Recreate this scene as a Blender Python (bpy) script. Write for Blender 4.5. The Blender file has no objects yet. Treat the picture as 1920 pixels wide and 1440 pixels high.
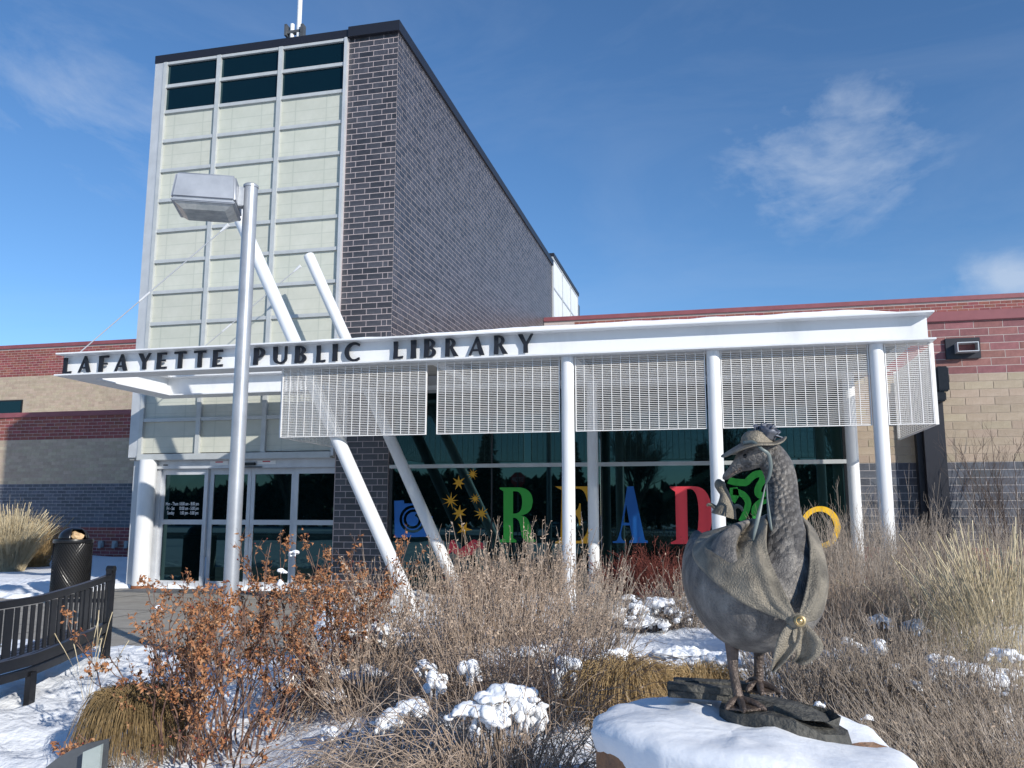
import bpy, bmesh, math, random
import numpy as np
from math import sin, cos, pi, radians, sqrt, atan2
from mathutils import Vector, Matrix
from mathutils.bvhtree import BVHTree

scene = bpy.context.scene
C = scene.collection
# ---------------------------------------------------------------- camera
# building frame: X to the right along the facade, Y into the building, Z up (0 = entrance level)
FPX, YAW, PITCH, ROLL = 1594., radians(13.36), radians(8.70), radians(.10)
EYE = np.array([0., 0., 1.35])
_fw = np.array([-sin(YAW)*cos(PITCH), cos(YAW)*cos(PITCH), sin(PITCH)])
_r0 = np.array([cos(YAW), sin(YAW), 0.]); _u0 = np.cross(_r0, _fw)
_r = cos(ROLL)*_r0+sin(ROLL)*_u0; _u = -sin(ROLL)*_r0+cos(ROLL)*_u0
cam_d = bpy.data.cameras.new('camera'); cam = bpy.data.objects.new('camera', cam_d); C.objects.link(cam)
cam_d.sensor_width = 36; cam_d.lens = FPX/1920*36; cam_d.clip_start = .05; cam_d.clip_end = 3000
cam.matrix_world = Matrix(((_r[0], _u[0], -_fw[0], EYE[0]), (_r[1], _u[1], -_fw[1], EYE[1]), (_r[2], _u[2], -_fw[2], EYE[2]), (0, 0, 0, 1)))
scene.camera = cam
# ---------------------------------------------------------------- light
SUN = Vector((1.27, -1., .68)).normalized()            # towards the sun
EL = math.asin(SUN.z)
def ray(x, y): return _fw+_r*(x-960)/FPX-_u*(y-720)/FPX
world = bpy.data.worlds.new('World'); scene.world = world; world.use_nodes = True
wn = world.node_tree; wn.nodes.clear()
def N(t, kind, **kw):
    n = t.nodes.new(kind)
    for k, v in kw.items(): setattr(n, k, v)
    return n
sky = N(wn, 'ShaderNodeTexSky', sky_type='NISHITA', sun_disc=False, sun_elevation=EL, sun_rotation=atan2(SUN.x, SUN.y), altitude=1600, air_density=1.15, dust_density=.0, ozone_density=5.)
tc = N(wn, 'ShaderNodeTexCoord')
def math_n(t, op, a, b=None, c=None, clamp=False):
    n = N(t, 'ShaderNodeMath', operation=op, use_clamp=clamp)
    for i, v in enumerate((a, b, c)):
        if v is None: continue
        if isinstance(v, (int, float)): n.inputs[i].default_value = v
        else: t.links.new(v, n.inputs[i])
    return n.outputs[0]
def cloud_noise(scale, detail, rough, dist, stretch=(1, 1, 2.2)):
    mp = N(wn, 'ShaderNodeMapping'); mp.inputs['Scale'].default_value = stretch
    wn.links.new(tc.outputs['Generated'], mp.inputs[0])
    nz = N(wn, 'ShaderNodeTexNoise'); nz.inputs['Scale'].default_value = scale; nz.inputs['Detail'].default_value = detail
    nz.inputs['Roughness'].default_value = rough; nz.inputs['Distortion'].default_value = dist
    wn.links.new(mp.outputs[0], nz.inputs['Vector']); return nz.outputs['Fac']
def blob(px, py, rad, sx=1., sy=1.):
    d = Vector(ray(px, py)).normalized(); rt = d.cross(Vector((0, 0, 1))).normalized(); up = rt.cross(d)
    def dot(v, s):
        n = N(wn, 'ShaderNodeVectorMath', operation='DOT_PRODUCT'); n.inputs[1].default_value = v
        wn.links.new(tc.outputs['Generated'], n.inputs[0]); return math_n(wn, 'MULTIPLY', n.outputs['Value'], 1./(rad*s))
    a, b = dot(rt, sx), dot(up, sy)
    q = math_n(wn, 'SQRT', math_n(wn, 'ADD', math_n(wn, 'MULTIPLY', a, a), math_n(wn, 'MULTIPLY', b, b)))
    fr = N(wn, 'ShaderNodeVectorMath', operation='DOT_PRODUCT'); fr.inputs[1].default_value = d
    wn.links.new(tc.outputs['Generated'], fr.inputs[0])
    front = math_n(wn, 'GREATER_THAN', fr.outputs['Value'], .2)
    return math_n(wn, 'MULTIPLY', math_n(wn, 'SUBTRACT', 1., q, clamp=True), front)
n1 = cloud_noise(6.5, 8, .60, .7, (1, 1, 1.25)); n2 = cloud_noise(2.2, 7, .62, .9, (1, 1, 3)); n3 = cloud_noise(26., 5, .6, .3)
tex = math_n(wn, 'ADD', math_n(wn, 'MULTIPLY', n1, .72), math_n(wn, 'MULTIPLY', n3, .28))
big = blob(1555, 290, .15, 1., .75)
big2 = blob(1900, 520, .085, 1., .5)
hz = blob(110, 210, .22, 1.0, .55)
main = math_n(wn, 'MULTIPLY', math_n(wn, 'SUBTRACT', math_n(wn, 'ADD', tex, math_n(wn, 'MULTIPLY', math_n(wn, 'ADD', big, big2), .34)), .60, clamp=True), 3.2, clamp=True)
main = math_n(wn, 'MULTIPLY', main, math_n(wn, 'MULTIPLY', math_n(wn, 'ADD', big, big2, clamp=True), 2.2, clamp=True))
wisp = math_n(wn, 'MULTIPLY', math_n(wn, 'SUBTRACT', n2, .46, clamp=True), .9, clamp=True)
wisp = math_n(wn, 'MULTIPLY', wisp, math_n(wn, 'ADD', .30, math_n(wn, 'MULTIPLY', hz, 2.0)))
alpha = math_n(wn, 'ADD', math_n(wn, 'MULTIPLY', main, .52), wisp, clamp=True)
mx = N(wn, 'ShaderNodeMix', data_type='RGBA'); mx.inputs[7].default_value = (4.6, 5.1, 5.8, 1)
hsv = N(wn, 'ShaderNodeHueSaturation'); hsv.inputs['Saturation'].default_value = 1.07; hsv.inputs['Value'].default_value = .98; hsv.inputs['Hue'].default_value = .500
wn.links.new(sky.outputs[0], hsv.inputs['Color'])
wn.links.new(alpha, mx.inputs[0]); wn.links.new(hsv.outputs[0], mx.inputs[6])
bg = N(wn, 'ShaderNodeBackground'); bg.inputs[1].default_value = .14
wo = N(wn, 'ShaderNodeOutputWorld'); wn.links.new(mx.outputs[2], bg.inputs[0]); wn.links.new(bg.outputs[0], wo.inputs[0])
sun_d = bpy.data.lights.new('sun', 'SUN'); sun_d.energy = 4.6; sun_d.angle = radians(.53); sun_d.color = (1., .945, .86)
sun = bpy.data.objects.new('sun', sun_d); C.objects.link(sun); sun.rotation_euler = SUN.to_track_quat('Z', 'Y').to_euler(); sun.location = (30, -30, 30)
scene.render.engine = 'CYCLES'
vs = scene.view_settings; vs.view_transform = 'Standard'; vs.look = 'None'; vs.exposure = .12; vs.gamma = 1; vs.use_curve_mapping = False

# ---------------------------------------------------------------- pixel helpers
def onY(x, y, Y): d = ray(x, y); return EYE+d*(Y/d[1])
def onZ(x, y, Z): d = ray(x, y); return EYE+d*((Z-EYE[2])/d[2])
def onX(x, y, X): d = ray(x, y); return EYE+d*(X/d[0])
def atD(x, y, D): return EYE+ray(x, y)*D
rng = np.random.default_rng(7); random.seed(5)

# ---------------------------------------------------------------- materials
MATS = {}
def mat(name, c1, c2=None, scale=6., rough=.6, metal=0., bump=0., bscale=60., rnd=0., spec=.5, detail=5., stretch=(1, 1, 1), lo=.35, hi=.65, c3=None, trans=0., sss=0.):
    m = bpy.data.materials.new(name); m.use_nodes = True; t = m.node_tree; b = t.nodes['Principled BSDF']
    b.inputs['Roughness'].default_value = rough; b.inputs['Metallic'].default_value = metal; b.inputs['Specular IOR Level'].default_value = spec
    if trans: b.inputs['Transmission Weight'].default_value = trans
    co = N(t, 'ShaderNodeTexCoord'); mp = N(t, 'ShaderNodeMapping'); mp.inputs['Scale'].default_value = stretch
    t.links.new(co.outputs['Object'], mp.inputs[0])
    col = None
    if c2 is None: b.inputs['Base Color'].default_value = (*c1, 1)
    else:
        nz = N(t, 'ShaderNodeTexNoise'); nz.inputs['Scale'].default_value = scale; nz.inputs['Detail'].default_value = detail; nz.inputs['Roughness'].default_value = .6
        t.links.new(mp.outputs[0], nz.inputs['Vector'])
        rp = N(t, 'ShaderNodeValToRGB'); e = rp.color_ramp.elements
        e[0].position = lo; e[0].color = (*c1, 1); e[1].position = hi; e[1].color = (*c2, 1)
        if c3 is not None: x = rp.color_ramp.elements.new(.5*(lo+hi)); x.color = (*c3, 1)
        t.links.new(nz.outputs['Fac'], rp.inputs[0]); col = rp.outputs[0]
        t.links.new(col, b.inputs['Base Color'])
    if rnd:
        at = N(t, 'ShaderNodeAttribute', attribute_name='rnd'); oi = N(t, 'ShaderNodeObjectInfo')
        s = math_n(t, 'FRACT', math_n(t, 'ADD', at.outputs['Fac'], oi.outputs['Random']))
        hs = N(t, 'ShaderNodeHueSaturation')
        t.links.new(math_n(t, 'ADD', math_n(t, 'MULTIPLY', s, 2*rnd), 1-rnd), hs.inputs['Value'])
        t.links.new(math_n(t, 'ADD', math_n(t, 'MULTIPLY', math_n(t, 'FRACT', math_n(t, 'MULTIPLY', s, 7.31)), .03), .485), hs.inputs['Hue'])
        if col is not None: t.links.new(col, hs.inputs['Color'])
        else: hs.inputs['Color'].default_value = (*c1, 1)
        t.links.new(hs.outputs[0], b.inputs['Base Color'])
    if bump:
        nb = N(t, 'ShaderNodeTexNoise'); nb.inputs['Scale'].default_value = bscale; nb.inputs['Detail'].default_value = 6
        t.links.new(mp.outputs[0], nb.inputs['Vector'])
        bp = N(t, 'ShaderNodeBump'); bp.inputs['Strength'].default_value = bump; bp.inputs['Distance'].default_value = .02
        t.links.new(nb.outputs['Fac'], bp.inputs['Height']); t.links.new(bp.outputs[0], b.inputs['Normal'])
    MATS[name] = m; return m
M = MATS
mat('snow', (.80, .83, .88), (.88, .90, .92), 3., .75, bump=.35, bscale=22, spec=.25)
mat('snow_lump', (.83, .86, .9), (.89, .905, .925), 8., .7, bump=.12, bscale=60, spec=.25)
mat('snow_crust', (.80, .83, .88), (.89, .905, .925), 7., .7, bump=.28, bscale=16, spec=.25, detail=8.)
mat('concrete', (.30, .275, .235), (.38, .35, .30), 4., .9, bump=.2, bscale=120)
mat('slab_dark', (.10, .105, .11), (.15, .15, .15), 8., .8)
mat('asphalt', (.045, .046, .05), (.075, .075, .08), 3., .9, bump=.3, bscale=200)
mat('white_paint', (.58, .595, .60), (.735, .75, .765), 2.2, .45, bump=.03, bscale=14, stretch=(1, 1, .35), detail=9., lo=.22, hi=.5)
mat('screen_paint', (.74, .73, .71), (.82, .81, .79), 9., .5)
mat('soffit', (.36, .345, .32), (.42, .40, .37), 5., .8)
mat('mullion', (.44, .46, .46), (.50, .52, .52), 5., .4, metal=.15)
mat('aluminium', (.52, .54, .56), (.60, .62, .64), 6., .38, metal=.35)
mat('corner_metal', (.46, .48, .50), (.53, .55, .57), 3., .42, metal=.2)
mat('coping_dark', (.012, .013, .02), None, rough=.45)
mat('coping_red', (.20, .060, .070), (.24, .075, .085), 3., .55)
mat('mortar_tower', (.42, .355, .36), (.50, .43, .43), 20, .95, bump=.4, bscale=300)
mat('mortar_wing', (.42, .36, .34), (.50, .43, .40), 20, .95)
mat('mortar_tan', (.36, .30, .235), (.42, .35, .28), 20, .95)
mat('mortar_dark', (.33, .32, .33), (.42, .40, .40), 20, .95)
mat('brick_tower', (.036, .036, .044), (.062, .061, .070), 9., .36, bump=.25, bscale=160, rnd=.38, spec=.65)
mat('brick_red', (.185, .050, .045), (.26, .080, .068), 12., .8, bump=.4, bscale=160, rnd=.18)
mat('brick_red_right', (.21, .085, .085), (.28, .12, .115), 12., .8, bump=.4, bscale=160, rnd=.14)
mat('brick_tan', (.38, .305, .225), (.44, .36, .275), 7., .9, bump=.6, bscale=120, rnd=.10)
mat('brick_dark', (.060, .068, .088), (.105, .115, .14), 10., .7, bump=.35, bscale=160, rnd=.25)
mat('door_paint', (.50, .52, .55), (.58, .60, .63), 4., .45, metal=.2)
mat('black_metal', (.006, .0065, .008), (.011, .011, .013), 20., .3)
mat('black_rubber', (.015, .015, .016), None, rough=.7)
mat('letter_black', (.008, .009, .014), None, rough=.5)
mat('lamp_silver', (.33, .35, .38), (.41, .43, .46), 5., .42, metal=.4, bump=.02, bscale=30)
mat('lamp_lens', (.34, .36, .35), (.5, .5, .47), 14., .12, spec=.8)
mat('bronze', (.048, .045, .040), (.165, .148, .118), 7., .46, metal=.55, bump=.5, bscale=70, lo=.3, hi=.72)
mat('bronze_shawl', (.075, .067, .054), (.37, .32, .245), 7., .52, metal=.2, c3=(.205, .182, .142), detail=9., bump=.55, bscale=150, lo=.28, hi=.7)
mat('bronze_leg', (.06, .048, .042), (.16, .12, .10), 14., .4, metal=.4, bump=.5, bscale=90)
mat('bronze_base', (.035, .036, .034), (.12, .115, .10), 9., .7, metal=.1, bump=.9, bscale=40)
mat('flower_metal', (.10, .11, .14), (.2, .21, .24), 12., .45, metal=.5)
mat('ribbon', (.11, .14, .137), (.18, .21, .20), 10., .5, metal=.2)
mat('brooch', (.50, .38, .20), None, rough=.35, metal=.9)
mat('sandstone', (.26, .14, .085), (.42, .29, .20), 5., .9, bump=1., bscale=25, c3=(.36, .19, .10))
mat('galvanised', (.065, .07, .076), (.12, .13, .14), 4., .5, metal=.3, bump=.05, bscale=40)
mat('galvanised_pale', (.33, .38, .355), (.42, .46, .43), 5., .45, metal=.2)
mat('paper', (.50, .33, .17), (.62, .45, .27), 8., .8, bump=.4, bscale=20)
mat('white_decal', (.8, .8, .8), None, rough=.5)
mat('red_decal', (.55, .04, .06), None, rough=.5)
mat('blue_decal', (.005, .115, .42), None, rough=.5)
mat('green_decal', (.03, .36, .035), None, rough=.5)
mat('dark_green_decal', (.015, .27, .03), None, rough=.5)
mat('yellow_decal', (.66, .33, .012), None, rough=.5)
mat('ring_yellow', (.85, .50, .010), None, rough=.5)
mat('cable', (.62, .63, .64), None, rough=.4, metal=.4)
mat('wall_box', (.30, .33, .34), None, rough=.6)
mat('rust', (.20, .07, .03), (.3, .12, .05), 30., .9)
# vegetation
mat('rose_stem', (.10, .05, .042), (.21, .13, .09), 20., .75)
mat('rose_leaf', (.17, .070, .034), (.50, .33, .19), 22., .8, c3=(.36, .155, .066), lo=.3, hi=.72)
mat('rose_hip', (.23, .035, .025), None, rough=.5)
mat('twig_tan', (.24, .18, .13), (.56, .455, .365), 6., .85, c3=(.37, .28, .21), lo=.3, hi=.7)
mat('twig_grey', (.22, .18, .145), (.54, .465, .385), 6., .85, c3=(.34, .28, .225), lo=.3, hi=.7)
mat('twig_dark', (.05, .035, .033), (.12, .09, .075), 8., .8)
mat('seed_leaf', (.30, .215, .16), (.52, .415, .32), 12., .85)
mat('mound_grass', (.13, .088, .036), (.34, .235, .11), 10., .85)
mat('mop_grass', (.32, .205, .085), (.54, .39, .195), 10., .8)
mat('reed_grass', (.40, .32, .19), (.66, .57, .39), 5., .8)
mat('barberry', (.10, .022, .018), (.21, .055, .038), 14., .8)
mat('bark', (.05, .042, .036), (.10, .085, .07), 10., .9)
mat('needles', (.012, .026, .014), (.03, .05, .026), 6., .8)
mat('car_dark', (.012, .013, .016), None, rough=.25, spec=.6)
mat('car_grey', (.16, .17, .18), None, rough=.25, metal=.4)
mat('tyre', (.012, .012, .012), None, rough=.85)
mat('headlight', (.7, .7, .7), None, rough=.1)
mat('sign_red', (.45, .02, .02), None, rough=.5)
def glass_mat(name, base, tint, ior):
    m = mat(name, base, None, rough=.015); b = m.node_tree.nodes['Principled BSDF']
    b.inputs['IOR'].default_value = ior; b.inputs['Specular Tint'].default_value = (*tint, 1); return m
glass_mat('glass', (.0015, .005, .0055), (.40, .80, .85), 1.75)
glass_mat('glass_tower', (.002, .010, .014), (.35, .7, .8), 1.55)
glass_mat('car_glass', (.003, .004, .005), (1, 1, 1), 1.5)
# translucent fibreglass panel: pale skin with the faint lines of its inner lattice
def panel_mat():
    m = mat('fibreglass_panel', (.46, .475, .41), (.53, .54, .475), 2.2, .5, spec=.4, rnd=.045, detail=8.); t = m.node_tree; b = t.nodes['Principled BSDF']
    co = N(t, 'ShaderNodeTexCoord'); sx = N(t, 'ShaderNodeSeparateXYZ'); t.links.new(co.outputs['Object'], sx.inputs[0])
    def line(s, p, w): return math_n(t, 'LESS_THAN', math_n(t, 'ABSOLUTE', math_n(t, 'SUBTRACT', s, p)), w)
    acc = line(sx.outputs[0], -.36, .010)
    for a in (line(sx.outputs[0], .30, .010), line(sx.outputs[2], .02, .008), line(sx.outputs[2], -.19, .006)): acc = math_n(t, 'MAXIMUM', acc, a)
    src = b.inputs['Base Color'].links[0].from_socket
    mxn = N(t, 'ShaderNodeMix', data_type='RGBA', blend_type='MULTIPLY'); mxn.inputs[7].default_value = (.86, .88, .88, 1)
    t.links.new(acc, mxn.inputs[0]); t.links.new(src, mxn.inputs[6]); t.links.new(mxn.outputs[2], b.inputs['Base Color'])
panel_mat()
# feathered bronze: rows of overlapping scale-like feathers cast into the surface
def feather_mat():
    m = mat('bronze_feather', (.085, .081, .078), (.34, .315, .28), 9., .5, metal=.2, lo=.30, hi=.72, stretch=(1.6, 1.6, .8), detail=9., c3=(.185, .172, .158)); t = m.node_tree; b = t.nodes['Principled BSDF']
    uv = N(t, 'ShaderNodeAttribute', attribute_name='fuv')
    nz = N(t, 'ShaderNodeTexNoise'); nz.inputs['Scale'].default_value = 9.; nz.inputs['Detail'].default_value = 3
    ad = N(t, 'ShaderNodeVectorMath', operation='ADD'); t.links.new(uv.outputs['Vector'], ad.inputs[0])
    sc = N(t, 'ShaderNodeVectorMath', operation='SCALE'); sc.inputs['Scale'].default_value = .9
    t.links.new(nz.outputs['Color'], sc.inputs[0]); t.links.new(sc.outputs[0], ad.inputs[1])
    vo = N(t, 'ShaderNodeTexVoronoi', voronoi_dimensions='2D', feature='F1'); vo.inputs['Scale'].default_value = 1.; vo.inputs['Randomness'].default_value = 1.
    t.links.new(ad.outputs[0], vo.inputs['Vector'])
    sp = N(t, 'ShaderNodeSeparateXYZ'); t.links.new(ad.outputs[0], sp.inputs[0])
    vs_ = N(t, 'ShaderNodeSeparateXYZ'); t.links.new(vo.outputs['Position'], vs_.inputs[0])
    tilt = math_n(t, 'SUBTRACT', vs_.outputs[1], sp.outputs[1])          # each feather rises towards its tip
    h = math_n(t, 'ADD', math_n(t, 'MULTIPLY', tilt, .8), math_n(t, 'MULTIPLY', vo.outputs['Distance'], -.5))
    n2_ = N(t, 'ShaderNodeTexNoise'); n2_.inputs['Scale'].default_value = 55.; n2_.inputs['Detail'].default_value = 7.; n2_.inputs['Distortion'].default_value = 1.2
    h = math_n(t, 'ADD', math_n(t, 'MULTIPLY', h, sp.outputs[2]), math_n(t, 'MULTIPLY', n2_.outputs['Fac'], .42))
    bp = N(t, 'ShaderNodeBump'); bp.inputs['Strength'].default_value = 1.; bp.inputs['Distance'].default_value = .022
    t.links.new(h, bp.inputs['Height']); t.links.new(bp.outputs[0], b.inputs['Normal'])
feather_mat()
# bed: snow with wet mulch showing through in patches
def ground_mat():
    m = bpy.data.materials.new('ground_snow'); m.use_nodes = True; t = m.node_tree; b = t.nodes['Principled BSDF']; MATS['ground_snow'] = m
    b.inputs['Roughness'].default_value = .8; b.inputs['Specular IOR Level'].default_value = .2
    at = N(t, 'ShaderNodeAttribute', attribute_name='bare'); geo = N(t, 'ShaderNodeNewGeometry')
    nz = N(t, 'ShaderNodeTexNoise'); nz.inputs['Scale'].default_value = 5.; nz.inputs['Detail'].default_value = 8; nz.inputs['Roughness'].default_value = .68
    t.links.new(geo.outputs['Position'], nz.inputs['Vector'])
    k = math_n(t, 'MULTIPLY', math_n(t, 'SUBTRACT', math_n(t, 'ADD', nz.outputs['Fac'], at.outputs['Fac']), .82), 14., clamp=True)
    nm = N(t, 'ShaderNodeTexNoise'); nm.inputs['Scale'].default_value = 60.; nm.inputs['Detail'].default_value = 5
    t.links.new(geo.outputs['Position'], nm.inputs['Vector'])
    rp = N(t, 'ShaderNodeValToRGB'); rp.color_ramp.elements[0].color = (.05, .035, .025, 1); rp.color_ramp.elements[1].color = (.22, .16, .11, 1)
    rp.color_ramp.elements[0].position = .35; rp.color_ramp.elements[1].position = .68
    t.links.new(nm.outputs['Fac'], rp.inputs[0])
    mxn = N(t, 'ShaderNodeMix', data_type='RGBA'); mxn.inputs[6].default_value = (.84, .865, .90, 1)
    t.links.new(k, mxn.inputs[0]); t.links.new(rp.outputs[0], mxn.inputs[7]); t.links.new(mxn.outputs[2], b.inputs['Base Color'])
    nb = N(t, 'ShaderNodeTexNoise'); nb.inputs['Scale'].default_value = 16.; nb.inputs['Detail'].default_value = 7
    t.links.new(geo.outputs['Position'], nb.inputs['Vector'])
    bp = N(t, 'ShaderNodeBump'); bp.inputs['Strength'].default_value = .45; bp.inputs['Distance'].default_value = .05
    t.links.new(nb.outputs['Fac'], bp.inputs['Height']); t.links.new(bp.outputs[0], b.inputs['Normal'])
ground_mat()

# ---------------------------------------------------------------- object helpers
def mesh_np(name, V, F, smooth=False, attr=None):
    """V (n,3); F list of arrays, each (m,3) or (m,4)"""
    me = bpy.data.meshes.new(name); V = np.asarray(V, np.float32)
    Fs = [np.asarray(f, np.int32) for f in (F if isinstance(F, list) else [F]) if len(f)]
    me.vertices.add(len(V)); me.vertices.foreach_set('co', V.ravel())
    nl = sum(f.size for f in Fs); npoly = sum(len(f) for f in Fs)
    me.loops.add(nl); me.polygons.add(npoly)
    me.loops.foreach_set('vertex_index', np.concatenate([f.ravel() for f in Fs]))
    tot = np.concatenate([np.full(len(f), f.shape[1], np.int32) for f in Fs])
    me.polygons.foreach_set('loop_start', np.concatenate([[0], np.cumsum(tot)[:-1]]).astype(np.int32))
    me.polygons.foreach_set('loop_total', tot)
    me.update(calc_edges=True)
    me.polygons.foreach_set('use_smooth', np.full(npoly, bool(smooth)))
    if attr:
        for k, a in attr.items():
            x = me.attributes.new(k, 'FLOAT', 'POINT'); x.data.foreach_set('value', np.asarray(a, np.float32))
    return me
def link(name, me, m=None, parent=None, loc=(0, 0, 0), rot=(0, 0, 0), kind=None):
    o = bpy.data.objects.new(name, me); C.objects.link(o); o.location = loc; o.rotation_euler = rot
    if m is not None:
        if not me.materials: me.materials.append(M[m] if isinstance(m, str) else m)
    if parent is not None: o.parent = parent
    if kind: o['kind'] = kind
    return o
def empty(name, label, cat, loc=(0, 0, 0), rz=0., group=None):
    o = bpy.data.objects.new(name, None); C.objects.link(o); o.location = loc; o.rotation_euler = (0, 0, rz); o.empty_display_size = .2
    o['label'] = label; o['category'] = cat
    if group: o['group'] = group
    return o
def tag(o, label, cat, group=None):
    o['label'] = label; o['category'] = cat
    if group: o['group'] = group
    return o
class B:
    """collects shapes into one mesh"""
    def __init__(s): s.V = []; s.F = []; s.n = 0
    def add(s, V, F):
        V = np.asarray(V, float); s.V.append(V)
        for f in F: s.F.append([i+s.n for i in f])
        s.n += len(V); return s
    def box(s, x0, x1, y0, y1, z0, z1, bev=0.):
        if bev > 0:
            bm = bmesh.new(); bmesh.ops.create_cube(bm, size=1)
            for v in bm.verts: v.co = Vector(((x0+x1)/2+v.co.x*(x1-x0), (y0+y1)/2+v.co.y*(y1-y0), (z0+z1)/2+v.co.z*(z1-z0)))
            bmesh.ops.bevel(bm, geom=bm.edges[:], offset=bev, segments=2, affect='EDGES'); bm.verts.ensure_lookup_table()
            s.add([v.co[:] for v in bm.verts], [[v.index for v in f.verts] for f in bm.faces]); bm.free(); return s
        return s.add([(x0, y0, z0), (x1, y0, z0), (x1, y1, z0), (x0, y1, z0), (x0, y0, z1), (x1, y0, z1), (x1, y1, z1), (x0, y1, z1)],
                     [(0, 3, 2, 1), (4, 5, 6, 7), (0, 1, 5, 4), (1, 2, 6, 5), (2, 3, 7, 6), (3, 0, 4, 7)])
    def bar(s, a, b, w, h, up=(0, 0, 1)):
        a, b = Vector(a), Vector(b); d = (b-a).normalized(); side = d.cross(Vector(up)).normalized(); u = side.cross(d)
        c = []
        for p in (a, b):
            for i, j in ((-1, -1), (1, -1), (1, 1), (-1, 1)): c.append(p+side*(w/2*i)+u*(h/2*j))
        return s.add([v[:] for v in c], [(0, 1, 2, 3), (7, 6, 5, 4), (0, 4, 5, 1), (1, 5, 6, 2), (2, 6, 7, 3), (3, 7, 4, 0)])
    def tube(s, pts, rad, n=12, cap=True):
        pts = [Vector(p) for p in pts]; k = len(pts); rad = [rad]*k if isinstance(rad, (int, float)) else rad
        base = []; prev = None
        for i, p in enumerate(pts):
            d = (pts[min(i+1, k-1)]-pts[max(i-1, 0)]).normalized()
            if prev is None: side = d.cross(Vector((0, 0, 1)) if abs(d.z) < .9 else Vector((1, 0, 0))).normalized()
            else: side = (prev-d*prev.dot(d)).normalized()
            prev = side; u = d.cross(side)
            for j in range(n):
                a = 2*pi*j/n; base.append((p+side*(cos(a)*rad[i])+u*(sin(a)*rad[i]))[:])
        F = [(i*n+j, i*n+(j+1) % n, (i+1)*n+(j+1) % n, (i+1)*n+j) for i in range(k-1) for j in range(n)]
        if cap: F += [tuple(range(n))[::-1], tuple((k-1)*n+j for j in range(n))]
        return s.add(base, F)
    def lathe(s, prof, n=24, c=(0, 0, 0), a0=0., a1=2*pi):
        full = abs(a1-a0-2*pi) < 1e-6; m = n if full else n+1; V = []
        for r, z in prof:
            for j in range(m):
                a = a0+(a1-a0)*j/n; V.append((c[0]+r*cos(a), c[1]+r*sin(a), c[2]+z))
        F = [(i*m+j, i*m+(j+1) % m, (i+1)*m+(j+1) % m, (i+1)*m+j) for i in range(len(prof)-1) for j in range(n)]
        return s.add(V, F)
    def prism(s, poly, y0, y1):
        """outline in XZ, thickness along Y"""
        n = len(poly); V = [(x, y0, z) for x, z in poly]+[(x, y1, z) for x, z in poly]
        return s.add(V, [tuple(range(n)), tuple(range(2*n-1, n-1, -1))]+[(i, i+n, (i+1) % n+n, (i+1) % n) for i in range(n)])
    def mesh(s, name, smooth=False):
        me = bpy.data.meshes.new(name); me.from_pydata(np.concatenate(s.V).tolist(), [], s.F)
        bm = bmesh.new(); bm.from_mesh(me); bmesh.ops.recalc_face_normals(bm, faces=bm.faces[:]); bm.to_mesh(me); bm.free()
        if smooth: me.polygons.foreach_set('use_smooth', np.ones(len(me.polygons), bool)); me.set_sharp_from_angle(angle=radians(40))
        me.update(); return me
    def obj(s, name, m, parent=None, smooth=False, kind=None, loc=(0, 0, 0), rot=(0, 0, 0)):
        return link(name, s.mesh(name, smooth), m, parent, loc, rot, kind)
def contour_mesh(name, contours, depth=0.):
    """filled outlines (holes by even-odd) in XZ, facing -Y"""
    cu = bpy.data.curves.new(name, 'CURVE'); cu.dimensions = '2D'; cu.fill_mode = 'BOTH' if depth else 'FRONT'; cu.extrude = depth/2
    for c in contours:
        sp = cu.splines.new('POLY'); sp.points.add(len(c)-1); sp.use_cyclic_u = True
        for p, (x, z) in zip(sp.points, c): p.co = (x, z, 0, 1)
    o = bpy.data.objects.new(name, cu); me = bpy.data.meshes.new_from_object(o); bpy.data.objects.remove(o); bpy.data.curves.remove(cu)
    me.transform(Matrix.Rotation(pi/2, 4, 'X')); return me
def text_mesh(name, txt, size, depth=0., sx=1.):
    cu = bpy.data.curves.new(name, 'FONT'); cu.body = txt; cu.size = size; cu.offset = .0012 if size < .1 else 0.; cu.extrude = depth/2; cu.fill_mode = 'BOTH' if depth else 'FRONT'
    o = bpy.data.objects.new(name, cu); me = bpy.data.meshes.new_from_object(o); bpy.data.objects.remove(o)
    me.transform(Matrix.Rotation(pi/2, 4, 'X') @ Matrix.Diagonal((sx, 1, 1, 1))); return me
def arc(cx, cz, rx, rz, a0, a1, n=14):
    return [(cx+rx*cos(radians(a0+(a1-a0)*i/n)), cz+rz*sin(radians(a0+(a1-a0)*i/n))) for i in range(n+1)]
def fbm(x, y, seed=0, oct=5, base=1.):
    g = np.random.default_rng(seed); z = np.zeros_like(x, float); a = 1.; f = base
    for _ in range(oct):
        for _k in range(3):
            th = g.uniform(0, 2*pi); ph = g.uniform(0, 2*pi); z += a/3*np.sin((x*cos(th)+y*sin(th))*f*2*pi*g.uniform(.7, 1.3)+ph)
        a *= .52; f *= 2.03
    return z
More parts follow.
